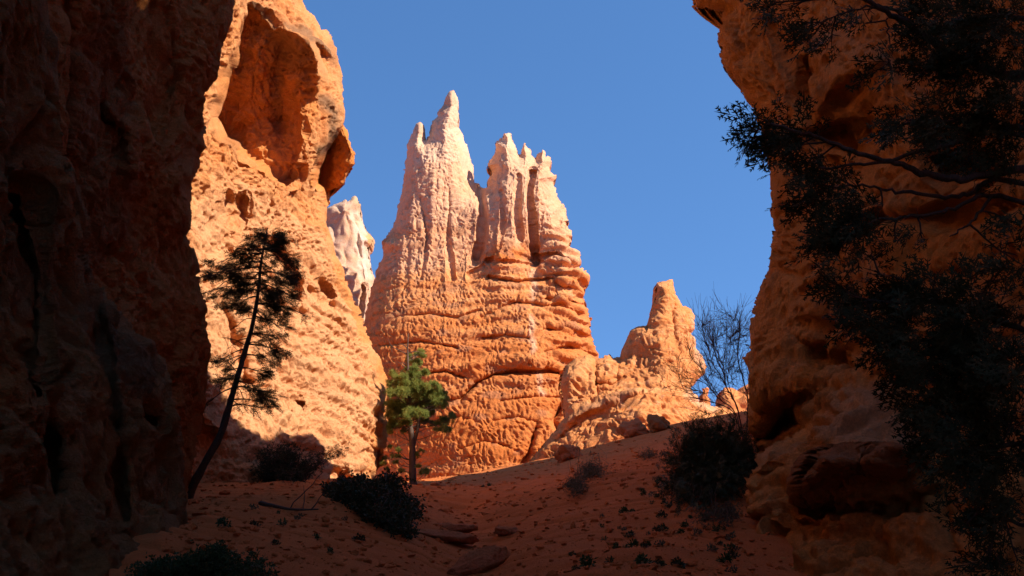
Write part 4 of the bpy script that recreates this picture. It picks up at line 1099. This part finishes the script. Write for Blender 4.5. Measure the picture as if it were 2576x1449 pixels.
def on_ground(u, v):
    """the point where the sight line through (u, v) meets the ground"""
    Ds = np.geomspace(5, 60, 400); p = P(u, v, Ds); g = ground_z(p[:, 0], p[:, 1], False)
    i = np.argmax(p[:, 2] < g)
    if p[i, 2] >= g[i]: i = np.argmin(p[:, 2] - g)
    return p[i, 0], p[i, 1]


# ---- bushes: stems fan out from the foot and carry leaves on their outer part
def bush(name, label, cat, foot, blobs, D0, mat, templates, size, stems, leaf_per, wood, rs, bare=.45, depth=.6, per_blob_bend=.15, thick=.012, group=None, jitter=.3):
    u, v = foot; b = P(u, v, D0)
    b[2] = float(ground_z(b[0], b[1])) - .03
    t = empty(name, tuple(b), label, cat, group)
    tb = Tubes(); pos = []; dirs = []
    area = np.array([c[2] * c[3] * (c[4] if len(c) > 4 else 1) for c in blobs]); area = area / area.sum()
    for c, a in zip(blobs, area):
        Dc = min(D0, on_ground(c[0], c[1] + c[3] * .7)[1] + .1)
        for _ in range(max(2, int(stems * a))):
            g = rs.normal(size=3); g /= np.linalg.norm(g); g *= rs.uniform(.2, 1) ** .4
            e = P(c[0] + g[0] * c[2], c[1] + g[1] * c[3], Dc + g[2] * depth)
            gz = float(ground_z(e[0], e[1], False))
            if e[2] < gz + .04: e[2] = gz + rs.uniform(.04, .15)
            root = b + np.array([rs.normal() * .12, rs.normal() * .1, 0]) * (D0 / 20)
            p = crooked(root, e, rs, 9, per_blob_bend, -.05)
            tb.add(p, [thick, thick * .5, thick * .2], 3)
            L = np.linalg.norm(e - root)
            for k in range(leaf_per):
                f = 1 - (1 - bare) * rs.uniform(0, 1) ** 1.4 * (1.0)
                i = f * 8; i0 = min(7, int(i)); w = p[i0] * (1 - (i - i0)) + p[i0 + 1] * (i - i0)
                off = rs.normal(size=3) * size * .8
                pos.append(w + off); dirs.append((p[i0 + 1] - p[i0]) / (L / 8) + rs.normal(size=3) * .7 + [0, 0, .2])
    place(t, tb.build("stems", wood, None))
    if mat is not None:
        place(t, leaves("foliage", templates, np.array(pos), np.array(dirs), size, mat, None, rs))
    return t


def V4(x, y): return (628.9 + .3055 * x, 1006.3 + .3055 * y)
def blobs4(l): return [(*V4(a[0], a[1]), a[2] * .3055, a[3] * .3055, *a[4:]) for a in l]

rs = np.random.RandomState(21)
bush("bush", "round dense dark bush at the foot of the sunlit cliff, its right branch feathery", "bush", (720, 1243),
     blobs4([(230, 480, 200, 130, 1.3), (330, 420, 110, 80), (150, 600, 150, 110), (330, 620, 130, 110, 1.2), (480, 560, 90, 90, .7), (520, 470, 90, 60, .6), (620, 450, 100, 50, .5), (720, 420, 90, 50, .5), (780, 400, 60, 40, .4)]),
     24.5, m_darkleaf, FINE, .075, 420, 12, m_twig, rs, .3, 1.0)
bush("bush", "low spreading dark bush with round leaves on the left bank below the pine", "bush", (905, 1290),
     blobs4([(670, 730, 60, 40), (760, 720, 90, 60), (860, 680, 90, 50), (930, 740, 100, 70, 1.2), (800, 820, 130, 90, 1.3), (950, 870, 130, 110, 1.3), (1080, 800, 120, 100, 1.3), (1200, 860, 110, 90, 1.1), (1300, 850, 50, 50), (1220, 960, 120, 80, 1.1), (1350, 960, 45, 40),
             (1180, 690, 60, 40, .9), (1160, 630, 40, 40, .9), (1260, 700, 50, 30, .8), (1100, 980, 130, 70, 1.1), (1250, 1080, 100, 60), (1320, 1150, 50, 40), (1380, 900, 20, 20, .6)]),
     18.5, m_darkleaf, ROSES, .075, 420, 16, m_bark, rs, .5, .8)
def V6(x, y): return (1572.3 + .566 * x, 628.9 + .566 * y)
def blobs6(l): return [(*V6(a[0], a[1]), a[2] * .566, a[3] * .566, *a[4:]) for a in l]
bush("juniper_bush", "big dark juniper bush between the dirt slope and the right hand cliff", "juniper bush", (1800, 1262),
     blobs6([(300, 860, 90, 70, 1.2), (400, 800, 90, 50), (260, 960, 80, 70, 1.2), (370, 940, 110, 90, 1.3), (480, 900, 90, 90, 1.2), (230, 1060, 60, 50), (330, 1060, 90, 80, 1.2), (450, 1040, 90, 80, 1.1), (180, 1090, 30, 20), (250, 1130, 50, 40, .8), (350, 1150, 80, 40, .8), (530, 830, 50, 60, .9), (540, 950, 50, 70)]),
     18.0, m_juniper, SPRAYS, .17, 430, 12, m_bark, rs, .45, .8)
bush("bush", "thin dry brown bush in deep shade under the juniper bush by the cliff foot", "bush", (1830, 1370),
     blobs6([(420, 1220, 90, 60, .8), (330, 1230, 70, 40, .6), (480, 1180, 50, 60)]), 14.8, m_sage, FINE, .05, 60, 9, m_twig, rs, .4, .4, thick=.006)
bush("grass_clump", "larger grey tuft of dry grass on the middle of the slope", "grass clump", (1482, 1222), [(1490, 1193, 30, 16), (1470, 1205, 24, 14), (1510, 1205, 14, 16)], 26, m_sage, FINE, .05, 110, 5, m_sage, rs, .2, .35, thick=.006)
bush("grass_clump", "smaller grey tuft of dry grass just below the larger one", "grass clump", (1448, 1268), [(1450, 1245, 17, 18)], 22, m_sage, FINE, .045, 70, 5, m_sage, rs, .2, .25, thick=.005)
bush("grass_clump", "faint dry tuft high on the slope near the juniper bush", "grass clump", (1636, 1165), [(1634, 1152, 18, 9)], 29, m_sage, FINE, .05, 40, 4, m_sage, rs, .2, .25, thick=.005)
bush("shrub", "leafy green shrub at the bottom edge left of the gully", "shrub", (520, 1500),
     [(430, 1430, 60, 26, 1.2), (360, 1440, 40, 22), (500, 1415, 50, 26, 1.1), (560, 1400, 40, 24), (600, 1430, 50, 22), (660, 1420, 22, 14, .8), (690, 1440, 26, 12, .8), (520, 1380, 40, 14, .5), (640, 1395, 16, 12, .5)],
     8.3, m_oak, ROSES, .033, 260, 10, m_twig, rs, .55, .35, thick=.005)


def build_bare_shrub():
    rs = np.random.RandomState(8)
    D0 = 24.0
    def W(x, y, d=0): return P(1635.2 + .26 * x, 754.7 + .26 * y, D0 + d)
    b = W(900, 1420); b[2] = float(ground_z(b[0], b[1])) - .05
    t = empty("bare_shrub", tuple(b), "tall leafless shrub of thin twigs against the sky beside the right hand cliff", "shrub")
    tb = Tubes()
    S = [([(900, 1400), (880, 1200), (830, 1010), (770, 900), (730, 820), (715, 720), (660, 600), (625, 500), (610, 400), (600, 330)], .026), ([(730, 820), (660, 700), (620, 640), (590, 560), (570, 480), (530, 390), (518, 300), (500, 250), (545, 240)], .016),
         ([(730, 820), (722, 740), (705, 640), (720, 500), (742, 360), (732, 260)], .015), ([(920, 1400), (945, 1100), (940, 920), (905, 780), (870, 660), (850, 550), (858, 420), (872, 300), (855, 200), (810, 190), (770, 150)], .024),
         ([(850, 550), (815, 470), (790, 420), (778, 370), (820, 320), (850, 300)], .010), ([(900, 1350), (820, 1080), (700, 980), (600, 880), (540, 760), (480, 640), (400, 560), (385, 470)], .018),
         ([(880, 1300), (800, 1080), (640, 1000), (480, 960), (400, 920), (320, 850), (280, 740), (262, 620)], .015), ([(700, 980), (610, 850), (560, 760), (600, 700), (565, 620), (540, 540)], .010), ([(930, 930), (955, 790), (965, 720), (1000, 680)], .010),
         ([(950, 1200), (985, 1000), (975, 860)], .012), ([(800, 1150), (700, 1060), (560, 1100), (450, 1030)], .010), ([(770, 900), (700, 880), (560, 900), (440, 880), (380, 860)], .010), ([(850, 1050), (760, 820), (755, 700), (770, 640), (760, 560)], .010),
         ([(858, 420), (920, 430), (960, 460), (985, 480)], .005), ([(872, 330), (930, 350), (990, 350)], .005), ([(870, 300), (940, 280), (990, 300)], .005), ([(705, 640), (660, 520), (640, 400), (660, 350)], .009), ([(780, 1000), (640, 900), (520, 800), (430, 770), (330, 760)], .010),
         ([(650, 600), (620, 480), (590, 380), (575, 290)], .008), ([(720, 500), (760, 440), (800, 400), (860, 380)], .006), ([(900, 900), (850, 850), (800, 800), (790, 740), (830, 690), (880, 700)], .007)]
    for l, r in S:
        d = rs.uniform(-.5, .5)
        n = len(l)
        p = smooth_path([W(x, y, d * k / n) for k, (x, y) in enumerate(l)], 5)
        p += rs.normal(size=p.shape) * .006
        tb.add(p, [r * .85, r * .55, r * .25], 4)
        for _ in range(int(len(p) * 1.5)):
            i = rs.randint(len(p) // 4, len(p) - 1); dr = p[i + 1] - p[i]; dr /= np.linalg.norm(dr)
            e = p[i] + (dr + rs.normal(size=3) * .55 + [0, 0, .15]) * rs.uniform(.15, .42)
            c = crooked(p[i], e, rs, 5, .2); tb.add(c, [.0055, .0025], 3)
            for _ in range(2):
                tb.add(crooked(c[3], c[3] + (e - p[i]) * .5 + rs.normal(size=3) * .09, rs, 4, .2), [.004, .002], 3)
    place(t, tb.build("stems", m_twig, None))


build_bare_shrub()


# ------------------------------------------------------------------ loose rocks
def boulder(label, u, v, D, sx, sy, sz, rot=0., tilt=0., seed=1, mat=None, name="boulder", sub=5, flat=.5, sink=.25, amp=.14):
    """a broken block: a sphere pushed out against random planes, roughened"""
    r = np.random.RandomState(seed)
    n = 2 ** sub * 2
    th = np.linspace(0, pi, n); ph = np.linspace(0, 2 * pi, 2 * n, endpoint=False)
    T, H = np.meshgrid(th, ph, indexing='ij')
    d = np.stack([np.sin(T) * np.cos(H), np.sin(T) * np.sin(H), np.cos(T)], -1)
    rad = np.full(T.shape, 9.0)
    for _ in range(15):
        nn = r.normal(size=3); nn /= np.linalg.norm(nn)
        c = (d @ nn)
        k = r.uniform(.62, .95)
        rad = np.where(c > 1e-3, np.minimum(rad, k / np.maximum(c, 1e-3)), rad)
    rad = np.minimum(rad, 1.15)
    X = d * rad[..., None]
    X = X * np.array([sx, sy, sz]) / 2
    s = min(sx, sy, sz)
    X = X + d * (roughness(X + seed, [('b', s * .6, s * amp, (1, 1, 1)), ('b', s * .25, s * amp * .45, (1, 1, 1)), ('n', s * .1, s * amp * .2, (1, 1, 1))], s * .1, s))[..., None]
    M = Matrix.Rotation(rot, 3, 'Z') @ Matrix.Rotation(tilt, 3, 'Y')
    X = X @ np.array(M).T
    R = np.arange(T.size).reshape(T.shape)
    a = R[:-1]; b = R[1:]
    f = np.stack([a.ravel(), b.ravel(), np.roll(b, -1, 1).ravel(), np.roll(a, -1, 1).ravel()], 1)
    o = mesh_from(name, X.reshape(-1, 3), f, mat or m_block, None, True, {"tone": np.zeros((T.size, 3), np.float32)})
    p = P(u, v, D)
    o.location = (p[0], p[1], float(ground_z(p[0], p[1])) + sz * (.5 - sink))
    if label: tag(o, label, "rock" if name != "boulder" else "boulder")
    return o

m_redrock = rock_material("red_rock", (0.56, 0.21, 0.08), (0.48, 0.17, 0.07), (0.50, 0.26, 0.15), (0.16, 0.07, 0.05), (0.42, 0.12, 0.05), grain=.3, bump=1.0)
boulder("squared brown boulder lying in the gully near the bottom edge", 1195, 1392, 12.6, 1.05, .45, .36, .55, -.30, 3, m_redrock, amp=.08)
boulder("flat red rock slab across the gully, left of the smaller dark one", 1142, 1300, 17.0, .85, .6, .18, .1, 0, 5, m_redrock, "rock", sub=4, sink=.3)
boulder("small flat dark red rock right of the gully", 1278, 1313, 16.5, .55, .4, .17, -.1, .1, 7, m_redrock, "rock", sub=4, sink=.3)
boulder("half buried red rock in the gully bed above the squared boulder", 1120, 1328, 15.4, 1.0, .8, .2, .3, .1, 9, m_redrock, "rock", sub=4, sink=.45)
boulder("rounded reddish boulder on the crest left of the pair", 1433, 1150, 40.5, 1.3, 1.0, .9, .2, -.2, 12, m_redrock, sub=4)
boulder("long reddish boulder on the crest, left of the pointed dark one", 1592, 1098, 43.5, 1.5, 1.1, .95, .1, -.2, 14, m_redrock, sub=4)
boulder("pointed dark boulder on the crest at the top of the dirt slope", 1658, 1092, 43.0, 1.1, .9, .95, .3, .5, 17, m_block, sub=4)
boulder("small brown stone at the foot of the green pine", 1100, 1232, 30.0, .45, .4, .22, .3, 0, 19, m_redrock, "rock", sub=3)


# small plants dotted over the slopes: one of each kind, then copies
def small_plant(seed, mat, size, n):
    r = np.random.RandomState(seed)
    pos = []; dirs = []
    for _ in range(n):
        a = r.uniform(0, 2 * pi); rr = r.uniform(0, .055) * size / .04
        pos.append((cos(a) * rr, sin(a) * rr, r.uniform(.01, .06) * size / .04)); dirs.append((cos(a) * .8, sin(a) * .8, r.uniform(.2, 1.2)))
    return leaves("plant", ROSES, pos, dirs, size, mat, None, r)


protos = [small_plant(31, m_oak, .040, 16), small_plant(32, m_darkleaf, .036, 12), small_plant(33, m_oak, .030, 9), small_plant(34, m_sage, .035, 14)]
used = [False] * 4
rsp = np.random.RandomState(77)
poly = [(1520, 1290), (1600, 1235), (1690, 1195), (1790, 1290), (1860, 1330), (1840, 1440), (1420, 1442), (1430, 1390)]
spots = []
while len(spots) < 58:
    u = rsp.uniform(1400, 1880); v = rsp.uniform(1190, 1449)
    if poly_inside(np.array(u), np.array(v), poly) and all((u - a) ** 2 + (v - b) ** 2 > 160 for a, b, _ in spots): spots.append((u, v, 'r'))
nr = len(spots)
for u, v in [(640, 1310), (710, 1318), (750, 1305), (800, 1348), (865, 1310), (690, 1378), (560, 1330), (830, 1400), (1000, 1300), (1215, 1227), (1232, 1224), (900, 1360), (760, 1292), (640, 1282), (700, 1290)]: spots.append((u, v, 'l'))


for u, v, sd in spots:
    k = rsp.randint(4)
    x, y = on_ground(u, v)
    if used[k]:
        o = protos[k].copy(); COL.objects.link(o)
    else:
        o = protos[k]; used[k] = True
    o.location = (x, y, float(ground_z(x, y)) - .005); o.rotation_euler = (0, 0, rsp.uniform(0, 6.28))
    s = rsp.uniform(.6, 1.5) * (1.3 if y > 22 else 1)
    o.scale = (s, s, s)
    if sd == 'r': tag(o, "small leafy plant dotted among others on the right dirt slope", "plant", "small plants dotted over the right slope")
    else: tag(o, "tiny plant growing sparsely on the bare ground left of the slope", "plant", "small plants on the left bank and saddle")

# loose gravel and clods on the dirt: too many to count
rg = np.random.RandomState(99)
gp = []
n = 9000
yy = np.exp(rg.uniform(np.log(9), np.log(44), n)); xx = yy * rg.uniform(-.34, .32, n)
zz = ground_z(xx, yy)
ss = (.006 + .035 * rg.rand(n) ** 6) * (1 + yy / 30)
ico = bmesh_v = None
import bmesh
bm = bmesh.new(); bmesh.ops.create_icosphere(bm, subdivisions=1, radius=1)
tv = np.array([v.co[:] for v in bm.verts]); tf = np.array([[v.index for v in f.verts] for f in bm.faces]); bm.free()
jt = tv[None] * (1 + .35 * rg.normal(size=(n, len(tv), 1))) * np.stack([rg.uniform(.7, 1.4, n), rg.uniform(.7, 1.4, n), rg.uniform(.4, .9, n)], -1)[:, None]
gv = jt * ss[:, None, None] + np.stack([xx, yy, zz + ss * .2], -1)[:, None]
gfa = tf[None] + (np.arange(n) * len(tv))[:, None, None]
gravel = mesh_from("gravel", gv.reshape(-1, 3), gfa.reshape(-1, 3), m_ground, None, False, {"tone": np.zeros((n * len(tv), 3), np.float32)})
gravel["kind"] = "stuff"

# a dead branch lying on the left bank
rb = np.random.RandomState(4)
tb = Tubes()
pts = []
for u, v in [(655, 1262), (690, 1270), (730, 1276), (770, 1280), (800, 1278)]:
    x, y = on_ground(u, v); pts.append((x, y, float(ground_z(x, y)) + .05))
p = smooth_path(pts, 5); tb.add(p, [.035, .02, .01], 6, .2)
for i in (6, 10, 14, 17): tb.add(crooked(p[i], p[i] + rb.normal(size=3) * .2 + [0, 0, .2], rb), [.01, .004], 4)
o = tb.build("fallen_branch", m_bark); tag(o, "thin dead branch lying on the left bank beneath the round bush", "branch")
